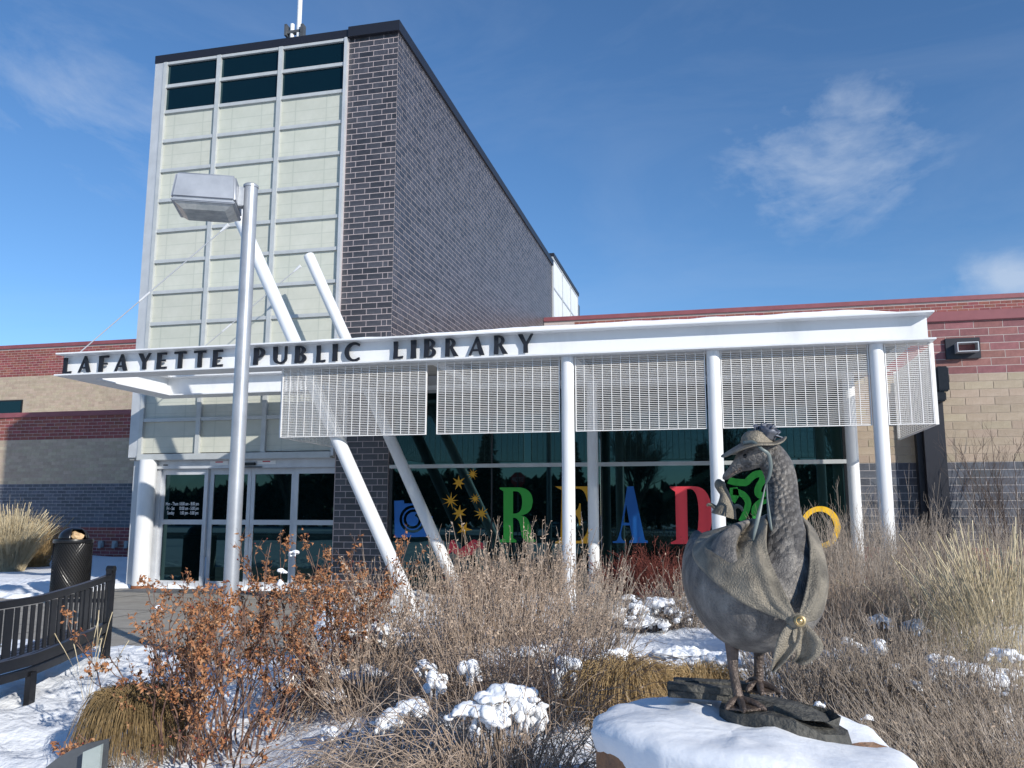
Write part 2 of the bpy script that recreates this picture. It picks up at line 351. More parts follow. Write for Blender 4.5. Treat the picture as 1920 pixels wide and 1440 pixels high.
# ================================================================ SETTING: ground
YF = 14.40                      # facade plane of tower, glass wall and right wing
SLAB = -.05
def smooth(a, b, t):
    t = np.clip((t-a)/(b-a), 0, 1); return t*t*(3-2*t)
def pave_mask(x, y):            # cleared concrete in front of the doors
    wob = .18*fbm(x*.6, y*.6, 3, 4)
    a = smooth(-14.6, -14.2, x+wob)*(1-smooth(-4.2, -3.8, x+.50*(np.minimum(y, 12.2)-8)+wob))
    b = smooth(7.75, 8.05, y+wob*.8+.10*(x+5))*(1-smooth(14.2, 14.5, y))
    c = 1-smooth(10.75, 11.15, -x+wob)*smooth(11.9, 12.3, y+.18*(x+11)+wob)
    return a*b*np.clip(c, 0, 1)
def gz(x, y, rough=True):
    x = np.asarray(x, float); y = np.asarray(y, float)
    base = SLAB-.20*(1-smooth(4.5, 8.6, y))
    bed = smooth(-3.6, -2.2, x)*smooth(4.2, 5.4, y)*(1-smooth(13.2, 14.2, y))
    z = base+.13*bed
    if rough:
        r = .055*fbm(x*.55, y*.55, 11, 4)+.022*fbm(x*2.3, y*2.3, 12, 4)+.010*fbm(x*7, y*7, 13, 2)
        near = (1-smooth(30, 60, np.hypot(x, y)))
        p = pave_mask(x, y)
        z = z+(.05+r)*(1-p)*near-.10*p
    return z
def gz1(x, y): return float(gz(np.array([x]), np.array([y]))[0])
def grid_mesh(xs, ys, name):
    X, Y = np.meshgrid(xs, ys); Z = gz(X, Y)
    far = smooth(60, 90, np.hypot(X, Y)); Z = Z*(1-far)-.12*far
    V = np.stack([X, Y, Z], -1).reshape(-1, 3); nx, ny = len(xs), len(ys)
    i = np.arange((ny-1)*(nx-1)); r, c = i//(nx-1), i % (nx-1); a = r*nx+c
    F = np.stack([a, a+1, a+nx+1, a+nx], 1)
    bed = smooth(-3.4, -2.6, X)*smooth(4.0, 4.8, Y)*(1-smooth(14.0, 14.4, Y))*(1-smooth(5., 7., X))
    roses = np.exp(-(((X+2.6)/1.1)**2+((Y-5.4)/.8)**2))
    bare = .10*np.maximum(bed, roses)+.12*smooth(1.0, 2.2, X)*bed+.14*smooth(10.2, 11.2, Y)*bed
    return mesh_np(name, V, F, True, {'bare': bare.ravel()})
def axis(lo, hi, fine_lo, fine_hi, step):
    core = np.arange(fine_lo, fine_hi, step); out = [core]
    for sgn, edge, end in ((-1, fine_lo, lo), (1, fine_hi, hi)):
        p = []; d = step; q = edge
        while (q-end)*sgn < 0: d *= 1.22; q += sgn*d; p.append(q)
        out.append(np.array(p))
    return np.sort(np.concatenate(out))
g = link('ground', grid_mesh(axis(-900, 900, -14, 7, .05), axis(-900, 900, 2.5, 14.5, .045), 'ground'), 'ground_snow'); g['kind'] = 'structure'
b = B(); b.box(-15., -3.4, 7.6, 14.38, SLAB-.30, SLAB)
o = b.obj('pavement', 'concrete'); o['kind'] = 'structure'
# joints cut in the pavement and the darker threshold strip at the doors
b = B()
for x in (-13.4, -11.6, -9.8, -8.0, -6.2, -4.4): b.box(x-.006, x+.006, 7.7, 13.6, SLAB+.002, SLAB+.004)
for y in (9.4, 11.2, 13.0): b.box(-14.9, -3.5, y-.006, y+.006, SLAB+.0045, SLAB+.0065)
o = b.obj('pavement_joints', 'slab_dark'); o['kind'] = 'structure'
o = B().box(-10.6, -6.0, 13.62, 14.55, SLAB-.2, SLAB+.012).obj('threshold_slab', 'slab_dark'); o['kind'] = 'structure'
# the drive and car park across which the glass looks
b = B(); b.box(-70, 80, -28, -18, -.4, -.055); o = b.obj('road', 'asphalt'); o['kind'] = 'structure'
b = B(); b.box(-70, 80, -17.99, -17.8, -.4, .06); o = b.obj('kerb', 'concrete'); o['kind'] = 'structure'

# ================================================================ BUILDINGS
def brick_mesh(w, h, d, name='brick'):
    v = min(.004, d*.5); x, z = w/2, h/2
    V = [(-x, 0, -z), (x, 0, -z), (x, 0, z), (-x, 0, z), (-x+v, -d, -z+v), (x-v, -d, -z+v), (x-v, -d, z-v), (-x+v, -d, z-v)]
    return mesh_np(name, V, [np.array([(4, 5, 6, 7), (0, 1, 5, 4), (1, 2, 6, 5), (2, 3, 7, 6), (3, 0, 4, 7)])])
_bm = {}
def get_brick(w, h, d, m):
    k = (round(w, 3), round(h, 3), m)
    if k not in _bm: _bm[k] = brick_mesh(w, h, d); _bm[k].materials.append(M[m])
    return _bm[k]
def layout(x0, x1, z0, z1, course, blen, third=False):
    rows = []; k = 0; z = z0
    while z < z1-.02:
        h = min(course, z1-z); xs = []; x = x1
        if third and k % 2: xs += [(x-blen/3, x), (x-2*blen/3, x-blen/3)]; x -= 2*blen/3
        elif not third and k % 2: xs.append((x-blen/2, x)); x -= blen/2
        while x > x0+.005: xs.append((max(x0, x-blen), x)); x -= blen
        rows.append((z, z+h, [q for q in xs if q[1]-q[0] > .03])); z += course; k += 1
    return rows
def joined_bricks(name, items, m, parent, d=.010, j=.010, side=False, plane=0.):
    """items (u0,u1,z0,z1); plane normal -Y (or +X when side)"""
    it = np.array(items); n = len(it); v = min(.003, d*.5)
    u0, u1, z0, z1 = it[:, 0]+j/2, it[:, 1]-j/2, it[:, 2]+j/2, it[:, 3]-j/2
    U = np.stack([u0, u1, u1, u0, u0+v, u1-v, u1-v, u0+v], 1); Z = np.stack([z0, z0, z1, z1, z0+v, z0+v, z1-v, z1-v], 1)
    D = np.tile(np.array([0, 0, 0, 0, d, d, d, d]), (n, 1))
    V = np.stack([plane+D, U, Z], -1) if side else np.stack([U, plane-D, Z], -1)
    f = np.array([(4, 5, 6, 7), (0, 1, 5, 4), (1, 2, 6, 5), (2, 3, 7, 6), (3, 0, 4, 7)])
    F = (f[None]+(np.arange(n)*8)[:, None, None]).reshape(-1, 4)
    me = mesh_np(name, V.reshape(-1, 3), [F], False, {'rnd': np.repeat(rng.random(n), 8)})
    return link(name, me, m, parent, kind='stuff')
def single_bricks(items, m_of, parent, plane, d=.010, j=.010):
    for u0, u1, z0, z1 in items:
        m = m_of((z0+z1)/2); link('brick', get_brick(u1-u0-j, z1-z0-j, d, m), None, parent, ((u0+u1)/2, plane, (z0+z1)/2))

# ---- tower
TX0, TX1, TXB, TZ = -11.04, -5.70, -6.74, 10.62      # left, right corner, start of the brick pier, top of brick
tower = empty('library_tower', 'tall entrance tower of dark brick and pale translucent panels', 'building', (-8.4, 17, 0))
def world_child(o, p): o.location = Vector(o.location)-p.location; return o
def part(bb, name, m, parent, **k):            # parent sits at an offset: keep world coordinates
    o = bb.obj(name, m, None, **k); o.parent = parent
    q = parent; off = Vector((0, 0, 0))
    while q is not None: off += q.location; q = q.parent
    o.location = -off if o.location.length == 0 else o.location-off
    return o
pier = part(B().box(TXB, TX1-.0005, YF, YF+1.2, SLAB-.1, TZ), 'brick_pier', 'mortar_tower', tower)
COURSE, BLEN = .1125, .305
allb = [(a, c, z0, z1) for z0, z1, xs in layout(TXB+.01, TX1-.001, SLAB, TZ, COURSE, BLEN, True) for a, c in xs]
vis = [q for q in allb if q[2] > .35]; ind = vis[:300]; rest = [q for q in allb if q[2] <= .35]+vis[300:]
def under(o, p):
    q = p; off = Vector((0, 0, 0))
    while q is not None: off += q.location; q = q.parent
    o.parent = p; o.location = Vector(o.location)-off; return o
for u0, u1, z0, z1 in ind:
    under(link('brick', get_brick(u1-u0-.012, z1-z0-.012, .0028, 'brick_tower'), None, None, ((u0+u1)/2, YF, (z0+z1)/2)), pier)
under(joined_bricks('upper_bricks', rest, 'brick_tower', None, .0028, .012, False, YF), pier)
flank = part(B().box(TX1-1.0, TX1-.0005, YF+1.2005, 30.5, SLAB-.1, TZ), 'flank_wall', 'mortar_tower', tower)
allb = [(YF-.008+(TX1-c)*1., YF-.008+(TX1-a)*1., z0, z1) for z0, z1, xs in layout(TX1-16.1, TX1, 3.4, TZ, COURSE, BLEN, True) for a, c in xs]
allb = [(max(a, YF-.008), min(c, 30.49), z0, z1) for a, c, z0, z1 in allb]
under(joined_bricks('flank_bricks', allb, 'brick_tower', None, .0026, .0090, True, TX1), flank)
part(B().box(TX0+.02, TX1-1.0, YF+.25, 30.5, 2.46, TZ-.001), 'core_wall', 'corner_metal', tower)
# dark metal coping with the stepped front edge
part(B().box(TX0-.03, TXB+.02, YF-.06, YF+1.0, TZ+.0, TZ+.17).box(TXB+.021, TX1+.05, YF-.10, YF+1.0, TZ-.01, TZ+.20).box(TX1-.6, TX1+.051, YF+1.001, 30.55, TZ-.012, TZ+.20).box(TX0-.031, TX0+.3, YF+1.0, 30.5, TZ+.0, TZ+.17), 'coping', 'coping_dark', tower)
# translucent facade: aluminium grid, 2 rows of dark glass over 11 rows of panels
colx = [-10.80, -9.565, -8.18, -6.80]; zrow = [2.50+.638*i for i in range(12)]+[10.08, 10.62]
zrow[11] = 9.515
fr = B(); MW = .044
for x in colx[1:3]: fr.box(x-MW, x+MW, YF-.07, YF+.05, 2.48, TZ-.005)
fr.box(colx[0]-.05, colx[0]+.03, YF-.07, YF+.05, 2.48, TZ-.005)
segs = [(colx[0]+.0301, colx[1]-MW-.0001), (colx[1]+MW+.0001, colx[2]-MW-.0001), (colx[2]+MW+.0001, colx[3]+.0)]
for z in zrow[1:-1]:
    for a, c in segs: fr.box(a, c, YF-.055, YF+.04, z-.034, z+.034)
for a, c in segs: fr.box(a, c, YF-.058, YF+.04, TZ-.06, TZ-.006)
frame = part(fr, 'facade_frame', 'mullion', tower)
part(B().box(colx[3]+.001, TXB-.001, YF-.085, YF+.05, 2.40, TZ-.004), 'edge_trim', 'corner_metal', tower)
part(B().box(TX0-.02, colx[0]-.0501, YF-.05, YF+.8, 2.42, TZ-.003).box(TX0-.05, TX0-.0201, YF-.01, YF+3, 2.42, TZ-.003), 'corner_trim', 'corner_metal', tower)
part(B().box(colx[0]-.0499, colx[3], YF-.09, YF+.05, 2.36, 2.479, .008), 'sill', 'mullion', tower)
part(B().box(TX0-.02, TXB-.002, YF-.0, YF+1.4, 2.375, 2.44), 'soffit', 'soffit', tower)
for r in range(13):
    z0, z1 = zrow[r]+(.035 if r else .0), zrow[r+1]-.035
    for c in range(3):
        x0, x1 = segs[c]; me_w = B().box(-(x1-x0)/2, (x1-x0)/2, -.012, .012, -(z1-z0)/2, (z1-z0)/2)
        o = me_w.obj('window_pane' if r > 10 else 'panel', 'glass_tower' if r > 10 else 'fibreglass_panel', None, loc=((x0+x1)/2, YF-.0+.004, (z0+z1)/2)); under(o, frame)
# glazed lantern at the far end of the flank
lan = part(B().box(TX1-1.0, TX1-.02, 30.501, 36.5, 2, 10.95), 'lantern_core', 'corner_metal', tower)
for i in range(3):
    for k in range(7):
        o = B().box(-.02, .02, -.95, .95, -.53, .53).obj('panel', 'white_paint', None, loc=(TX1+.0, 31.52+i*2.0, 10.35-k*1.12)); under(o, lan)
bb = B()
for i in range(4): bb.box(TX1-.03, TX1+.05, 30.52+i*1.98-.045, 30.52+i*1.98+.045, 3, 10.95)
for k in range(8): bb.box(TX1-.03, TX1+.045, 30.58, 36.4, 10.9-k*1.12-.03, 10.9-k*1.12+.03)
part(bb, 'lantern_frame', 'mullion', tower)
part(B().box(TX1-1.2, TX1+.08, 30.49, 36.6, 10.951, 11.10), 'lantern_coping', 'coping_dark', tower)
part(B().box(TX1-1.0, TX1-.021, 36.501, 37.4, 2, 10.7), 'end_pier', 'brick_tower', tower)
# antenna on the roof
ax, ay = onY(556, 60, 14.85)[0], 14.85
ant = empty('antenna_mast', 'slim white antenna mast on the roof edge of the tower', 'antenna', (ax, ay, TZ+.17))
B().tube([(0.05, 0, 0), (0.05, 0, 1.15)], .05, 10).tube([(0.05, 0, 1.15), (.05, 0, 3.4)], .035, 10).obj('mast', 'white_paint', ant, smooth=True)
B().tube([(-.10, 0, 0), (-.10, 0, .62)], .045, 10).obj('stub_post', 'white_paint', ant, smooth=True)
B().box(-.2, .16, -.06, .06, .12, .2).box(-.2, .16, -.05, .05, .40, .46).box(-.24, -.19, -.08, .08, .35, .6).box(.13, .19, -.09, .04, .1, .55).obj('bracket', 'galvanised', ant)
B().box(-.35, .35, -.35, .35, -.06, .0).obj('base_plate', 'galvanised', ant)

# ---- entrance doors under the tower
DY = YF+.20
doors = empty('entrance_doors', 'sliding glass entrance doors in pale grey metal under the tower', 'door', (-8.6, DY, SLAB+.012))
def dpart(bb, name, m, p=None, **k): return part(bb, name, m, doors if p is None else p, **k)
dx = [-10.44, -9.44, -8.55, -7.62, -6.80]; ZB, ZT, ZM = SLAB+.013, 2.24, 1.19
fb = B().box(dx[0]-.10, dx[0], DY-.07, DY+.1, ZB, 2.37).box(dx[0]+.0001, dx[4]+.06, DY-.06, DY+.1, ZT, 2.37)
dpart(fb, 'door_frame', 'door_paint')
hd = dpart(B().box(dx[0]-.1, dx[4]+.06, DY-.12, DY-.061, 2.20, 2.369, .006), 'header', 'door_paint')
def leaf(x0, x1, yy, name):
    s = .075
    lf = dpart(B().box(x0, x0+s, yy-.025, yy+.025, ZB+.006, ZT-.04).box(x1-s, x1, yy-.025, yy+.025, ZB+.006, ZT-.04).box(x0+s+.0001, x1-s-.0001, yy-.024, yy+.024, ZB+.006, ZB+.13)
               .box(x0+s+.0001, x1-s-.0001, yy-.024, yy+.024, ZT-.15, ZT-.04).box(x0+s+.0001, x1-s-.0001, yy-.024, yy+.024, ZM-.045, ZM+.045), name, 'door_paint')
    for z0, z1 in ((ZB+.131, ZM-.046), (ZM+.046, ZT-.151)):
        o = B().box(-(x1-x0)/2+s, (x1-x0)/2-s, -.006, .006, -(z1-z0)/2, (z1-z0)/2).obj('pane', 'glass', None, loc=((x0+x1)/2, yy, (z0+z1)/2)); under(o, lf)
    return lf
l1 = leaf(dx[0]+.001, dx[1], DY, 'side_panel'); l2 = leaf(dx[1]+.02, dx[2]-.004, DY+.055, 'door_leaf'); l3 = leaf(dx[2]+.004, dx[3]-.02, DY+.055, 'door_leaf'); l4 = leaf(dx[3], dx[4]+.058, DY, 'side_panel')
def stick(me, name, m, p, x, y, z): return under(link(name, me, m, None, (x, y, z)), p)
hrs = [('Mon - Thurs', '10:00 am - 8:00 pm', 965), ('Fri - Sat', '10:00 am - 5:00 pm', 953), ('Sunday', '1:00 pm - 5:00 pm', 961)]
for i, (a, c, _) in enumerate(hrs):
    z = onY(340, (947.5, 956, 964.5)[i], DY)[2]
    for txt, xr in ((a, onY((334.5, 328, 328)[i], 950, DY)[0]), (c, onY(373, 950, DY)[0])):
        me = text_mesh('opening_hours', txt, .088, 0, .62); w = max(v.co.x for v in me.vertices)
        stick(me, 'opening_hours_text', 'white_decal', l1, xr-w, DY-.0085, z)
for x in (onY(418, 865, DY)[0], onY(506, 864, DY)[0]):
    s = stick(B().box(-.19, .19, -.001, .001, -.035, .035).mesh('sticker'), 'warning_sticker', 'white_decal', hd, x, DY-.1225, 2.30)
for x in (onY(418, 865, DY)[0], onY(506, 864, DY)[0]):
    stick(B().box(-.08, .08, -.001, .001, -.010, .010).mesh('sticker_stripe'), 'sticker_stripe', 'red_decal', hd, x, DY-.1255, 2.318)
dpart(B().box(-8.72, -8.38, DY-.17, DY-.121, 2.245, 2.30, .01).box(-8.85, -8.25, DY-.15, DY-.121, 2.205, 2.225), 'motion_sensor', 'black_metal')
dpart(B().box(-10.36, -10.26, DY-.124, DY-.1201, 2.262, 2.285), 'maker_plate', 'black_metal', hd)
# round white column and white side panel left of the doors
col = dpart(B().tube([(-10.62, YF-.02, SLAB-.1), (-10.62, YF-.02, 2.37)], .16, 20), 'door_column', 'white_paint', smooth=True)
dpart(B().lathe([(.168, 0), (.172, .03), (.164, .06)], 20, (-10.62, YF-.02, SLAB+.0)), 'rust_ring', 'rust', col, smooth=True)
part(B().box(-11.0, -10.82, YF+.06, YF+1.4, SLAB-.1, 2.36), 'side_return', 'corner_metal', doors)
# ---- right wing: banded brick wall and the tall glass wall under the canopy
RWX = 2.10
wing = empty('library_wing', 'banded red, tan and dark brick wing behind the white columns with coloured window letters', 'building', (3.6, YF+1, 0))
def wp(bb, name, m, p=None, **k): return part(bb, name, m, wing if p is None else p, **k)
def right_mat(z): return 'brick_red_right' if z > 3.53 else ('brick_tan' if z > 2.155 else ('brick_dark' if z > .86 else 'brick_red'))
zs = [SLAB-.2, .86, 2.155, 3.53, 4.37]; names = ['base_course', 'dark_course', 'tan_course', 'red_course']
mts = ['mortar_wing', 'mortar_dark', 'mortar_tan', 'mortar_wing']
pitch = [.114, .1233, .125, .12]
for i in range(4):
    wl = wp(B().box(RWX, 14., YF, YF+.4, zs[i], zs[i+1]-.0005), names[i], mts[i])
    z0 = SLAB if i == 0 else zs[i]; n = max(1, round((zs[i+1]-z0)/pitch[i])); co = (zs[i+1]-z0)/n
    its = [(a, c, p, q) for p, q, xs in layout(RWX+.005, 14., z0, zs[i+1], co, .415) for a, c in xs]
    near = [q for q in its if q[0] < 4.62 and q[2] > .2]; far = [q for q in its if not (q[0] < 4.62 and q[2] > .2)]
    for u0, u1, p, q in near:
        under(link('brick', get_brick(u1-u0-.010, q-p-.010, .006 if i == 2 else .0035, right_mat((p+q)/2)), None, None, ((u0+u1)/2, YF, (p+q)/2)), wl)
    if far: under(joined_bricks('far_bricks', far, right_mat((zs[i]+zs[i+1])/2), None, .006 if i == 2 else .0035, .010, False, YF), wl)
wp(B().box(-5.68, 14.05, YF-.05, YF+1.0, 4.371, 4.53, .008), 'coping', 'coping_red')
wp(B().box(-5.68, 14.0, YF+.401, 28.9, 4.0, 4.36), 'flat_roof', 'snow')
# glass wall
GX0, GX1, GZ1, GZM, GZ0 = -5.665, 2.06, 3.50, 2.185, .12
wp(B().box(GX0, RWX-.001, YF+.0, YF+.3, 3.56, 4.37), 'fascia_panel', 'soffit')
wp(B().box(GX0, RWX-.001, YF-.02, YF+.25, SLAB-.2, GZ0-.03), 'window_base', 'black_metal')
ux = [GX0, -3.78, -1.87, .07, GX1]
for x in (GX0+.03, GX1-.03): wp(B().box(x-.028, x+.028, YF-.03, YF+.1, GZ0-.03, GZ1-.001), 'window_jamb', 'black_metal')
for x in ux[1:4]: wp(B().box(x-.012, x+.012, YF+.014, YF+.1, GZ0, GZ1-.001), 'window_post', 'black_metal')
wp(B().box(GX0+.002, GX1-.002, YF-.055, YF+.012, GZM-.032, GZM+.032), 'mullion', 'mullion')
wp(B().box(GX0+.002, GX1-.002, YF-.04, YF+.05, GZ1, GZ1+.058), 'head_rail', 'mullion')
panes = {}
for i in range(4):
    for k, (z0, z1) in enumerate(((GZ0, GZM-.033), (GZM+.033, GZ1))):
        x0, x1 = ux[i]+.014, ux[i+1]-.014
        panes[i, k] = under(B().box(-(x1-x0)/2, (x1-x0)/2, 0, .012, -(z1-z0)/2, (z1-z0)/2).obj('window_pane', 'glass', None, loc=((x0+x1)/2, YF+.004, (z0+z1)/2)), wing)
def pane_at(x):
    for i in range(4):
        if x < ux[i+1]: return panes[i, 0]
    return panes[3, 0]
GD = YF-.003
def gx(px, py): q = onY(px, py, GD); return q[0], q[2]
def decal(name, m, contours_px, dy=0.):
    cs = [[gx(*p) for p in c] for c in contours_px]; cx = sum(p[0] for p in cs[0])/len(cs[0]); cz = sum(p[1] for p in cs[0])/len(cs[0])
    me = contour_mesh(name, [[(x-cx, z-cz) for x, z in c] for c in cs])
    return under(link(name, me, m, None, (cx, GD-dy, cz)), pane_at(cx))
def quad_bez(a, c, b_, n=8): return [((1-t)**2*a[0]+2*t*(1-t)*c[0]+t*t*b_[0], (1-t)**2*a[1]+2*t*(1-t)*c[1]+t*t*b_[1]) for t in [i/n for i in range(n+1)]]
# R E A D : heavy display capitals
R_out = [(937, 914), (955, 914), (970, 914)]+quad_bez((975, 914), (999, 917), (999, 941))+quad_bez((998, 946), (996, 964), (976, 966))+quad_bez((980, 967), (993, 970), (995, 992))+quad_bez((996, 996), (997, 1012), (1004, 1012))+[(1004, 1016)]+quad_bez((996, 1017), (979, 1018), (977, 998))+quad_bez((976, 992), (975, 974), (966, 971))+[(962, 971), (962, 1009), (968, 1013), (968, 1017), (937, 1017), (937, 1013), (944, 1009), (944, 921), (937, 917)]
decal('letter_decal', 'green_decal', [R_out, [(962, 921), (962, 963)]+quad_bez((966, 963), (979, 962), (979, 942))+quad_bez((979, 938), (978, 921), (966, 921))])
E_out = [(1041, 912), (1103, 912), (1104, 940), (1101, 940)]+quad_bez((1100, 935), (1096, 917), (1084, 916))+[(1073, 916), (1073, 958)]+quad_bez((1077, 958), (1085, 956), (1086, 944))+[(1089, 944), (1089, 985), (1086, 985)]+quad_bez((1085, 976), (1082, 964), (1073, 963))+[(1073, 1014)]+quad_bez((1086, 1014), (1100, 1008), (1103, 986))+[(1106, 986), (1105, 1019), (1041, 1019), (1041, 1016), (1051, 1012), (1053, 919)]
decal('letter_decal', 'yellow_decal', [E_out])
A_out = [(1176, 912), (1188, 912), (1209, 1012), (1215, 1014), (1215, 1018), (1180, 1018), (1180, 1014), (1186, 1012), (1181, 985), (1168, 985)]+quad_bez((1166, 992), (1162, 1010), (1170, 1014))+[(1173, 1015), (1173, 1018), (1149, 1018), (1149, 1015)]+quad_bez((1156, 1014), (1160, 1008), (1164, 990))
decal('letter_decal', 'blue_decal', [A_out, [(1174, 946), (1180, 980), (1169, 980)]])
D_out = [(1256, 912), (1300, 912)]+quad_bez((1304, 912), (1334, 914), (1335, 966))+quad_bez((1335, 970), (1333, 1018), (1304, 1020))+[(1258, 1020), (1258, 1017), (1268, 1012), (1266, 922), (1256, 915)]
decal('letter_decal', 'red_decal', [D_out, [(1288, 917), (1290, 1014)]+quad_bez((1300, 1013), (1309, 1008), (1310, 966))+quad_bez((1310, 960), (1309, 921), (1296, 917))])
# seven-pointed and many-pointed stars
def star(px, py, ro, ri, n, ph):
    decal('star_decal', 'yellow_decal', [[(px+(ro*(1, .86, 1.06)[i % 3] if i % 2 == 0 else ri)*sin(ph+pi*i/n), py-(ro*(1, .86, 1.06)[i % 3] if i % 2 == 0 else ri)*cos(ph+pi*i/n)) for i in range(2*n)]])
for a in ((860, 905, 14, 5, 7, 0), (886, 889, 11, 3.6, 10, .2), (845, 939, 17, 4.2, 9, .1), (891, 935, 11, 3.4, 10, .3), (861, 962, 16, 5.4, 7, .1), (903, 963, 15, 4.5, 9, .2), (870, 992, 15, 5, 5, .4)): star(*a)
# blue square with a cut-out spiral
sq = [(739, 939), (757, 938), (758, 944), (790, 944), (790, 968), (811, 968), (811, 1006), (740, 1008)]
spi = [(775+(8+20*t)*cos(5.2*pi*t-1.2), 975+(8+20*t)*sin(5.2*pi*t-1.2)) for t in [i/60*.82 for i in range(61)]]
spo = [(775+(13+20*t)*cos(5.2*pi*t-1.2), 975+(13+20*t)*sin(5.2*pi*t-1.2)) for t in [i/60*.82 for i in range(60, -1, -1)]]
decal('spiral_decal', 'blue_decal', [sq, spi+spo])
decal('swirl_decal', 'red_decal', [[(826, 1037), (838, 1035), (846, 1012), (851, 1013), (862, 1030), (888, 1011), (905, 1018), (908, 1032), (896, 1026), (886, 1040), (862, 1046), (848, 1034), (838, 1042), (826, 1041)]])
# green squiggle
def ribbon_px(pts, w):
    L, Rr = [], []
    for i, p in enumerate(pts):
        a, c = pts[max(i-1, 0)], pts[min(i+1, len(pts)-1)]; d = (c[0]-a[0], c[1]-a[1]); n = sqrt(d[0]**2+d[1]**2) or 1
        L.append((p[0]-d[1]/n*w, p[1]+d[0]/n*w)); Rr.append((p[0]+d[1]/n*w, p[1]-d[0]/n*w))
    return L+Rr[::-1]
sq1 = quad_bez((1366, 900), (1376, 905), (1398, 905))+quad_bez((1401, 903), (1413, 888), (1424, 888))+quad_bez((1428, 889), (1433, 898), (1425, 908))+quad_bez((1423, 912), (1416, 928), (1430, 930))+quad_bez((1434, 930), (1446, 925), (1449, 910))
sq2 = quad_bez((1374, 922), (1396, 922), (1402, 940))+quad_bez((1403, 944), (1400, 960), (1390, 978))
sq3 = quad_bez((1448, 935), (1424, 938), (1416, 952))+quad_bez((1415, 956), (1414, 968), (1422, 980))
decal('squiggle_decal', 'dark_green_decal', [ribbon_px(sq1, 6.5)]); decal('squiggle_decal', 'dark_green_decal', [ribbon_px(sq2, 6.0)]); decal('squiggle_decal', 'dark_green_decal', [ribbon_px(sq3, 6.0)])
decal('squiggle_decal', 'dark_green_decal', [[(1368, 915), (1383, 913), (1386, 930), (1378, 944), (1368, 936)]])
decal('ring_decal', 'ring_yellow', [arc(1538, 989, 38, 40, 0, 356, 48), arc(1537, 989, 27, 30, 0, 356, 48)])
# overflow scupper, floodlight and black steel pilaster on the right
sc = wp(B().box(3.60, 4.10, YF-.05, YF-.0125, 3.765, 4.095, .004), 'scupper_plate', 'coping_dark')
sx0, sx1, sz0, sz1 = 3.74, 4.02, 3.86, 3.985
under(B().box(sx0-.012, sx0, YF-.22, YF-.051, sz0, sz1).box(sx1, sx1+.012, YF-.22, YF-.051, sz0, sz1).box(sx0-.012, sx1+.012, YF-.22, YF-.051, sz0-.012, sz0-.0001).box(sx0-.012, sx1+.012, YF-.22, YF-.051, sz1+.0001, sz1+.012).obj('spout', 'aluminium', None), sc)
under(B().box(sx0+.001, sx1-.001, YF-.058, YF-.0505, sz0+.001, sz1-.001).obj('opening', 'brick_red_right', None), sc)
for nm, p in (('spout', sc),): pass
wp(B().box(3.06, 3.14, YF-.17, YF-.013, SLAB-.1, 3.60).box(3.141, 3.44, YF-.30, YF-.013, SLAB-.1, 3.60), 'steel_pilaster', 'coping_dark')
wp(B().box(3.33, 3.50, YF-.52, YF-.301, 3.20, 3.585, .02).box(3.30, 3.45, YF-.50, YF-.302, 3.05, 3.199, .02), 'flood_light', 'black_metal')

# ---- left wing (low, in shade) and the higher hall behind both
LY, UY = 24., 28.8
low = empty('library_low_wing', 'low wing with red, tan and dark brick bands left of the doors', 'building', (-20, LY+1, 0))
def left_mat(z): return 'brick_red' if z > 3.78 else ('brick_tan' if z > 2.31 else ('brick_dark' if z > .91 else 'brick_red'))
zs = [SLAB-.2, .91, 2.31, 3.78, 4.555]; left_ind = 0
for i in range(4):
    wl = part(B().box(-60, -10.95, LY, LY+.4, zs[i], zs[i+1]-.0005), names[i], ['mortar_wing', 'mortar_dark', 'mortar_tan', 'mortar_wing'][i], low)
    z0 = SLAB if i == 0 else zs[i]; n = round((zs[i+1]-z0)/.104); co = (zs[i+1]-z0)/n
    its = [(a, c, p, q) for p, q, xs in layout(-27, -15.8, z0, zs[i+1], co, .33) for a, c in xs]
    if i in (1, 3):
        near = [q for q in its if q[0] > -23.9 and q[1] < -18.][:150]; s = set(near)
        for u0, u1, p, q in near: under(link('brick', get_brick(u1-u0-.010, q-p-.010, .0035, left_mat((p+q)/2)), None, None, ((u0+u1)/2, LY, (p+q)/2)), wl)
        its = [q for q in its if q not in s]
    under(joined_bricks('band_bricks', its, left_mat((zs[i]+zs[i+1])/2), None, .0035, .010, False, LY), wl)
part(B().box(-60, -10.9, LY-.06, LY+1.2, 4.556, 4.71), 'coping', 'coping_red', low)
part(B().box(-60, -10.95, LY+.401, 28.7, 4.0, 4.5), 'flat_roof', 'snow', low)
for px in (192, 218, 241):
    q = onY(px, 1020, LY); part(B().box(q[0]-.09, q[0]+.09, LY-.12, LY-.011, q[2]-.10, q[2]+.10, .02).box(q[0]-.06, q[0]+.06, LY-.15, LY-.1201, q[2]-.13, q[2]+.02, .01), 'wall_box', 'wall_box', low)
hall = empty('library_hall', 'higher brick hall with red parapet rising behind the wings', 'building', (0, UY+1, 0))
HZ = [3.9, 6.88, 8.10]
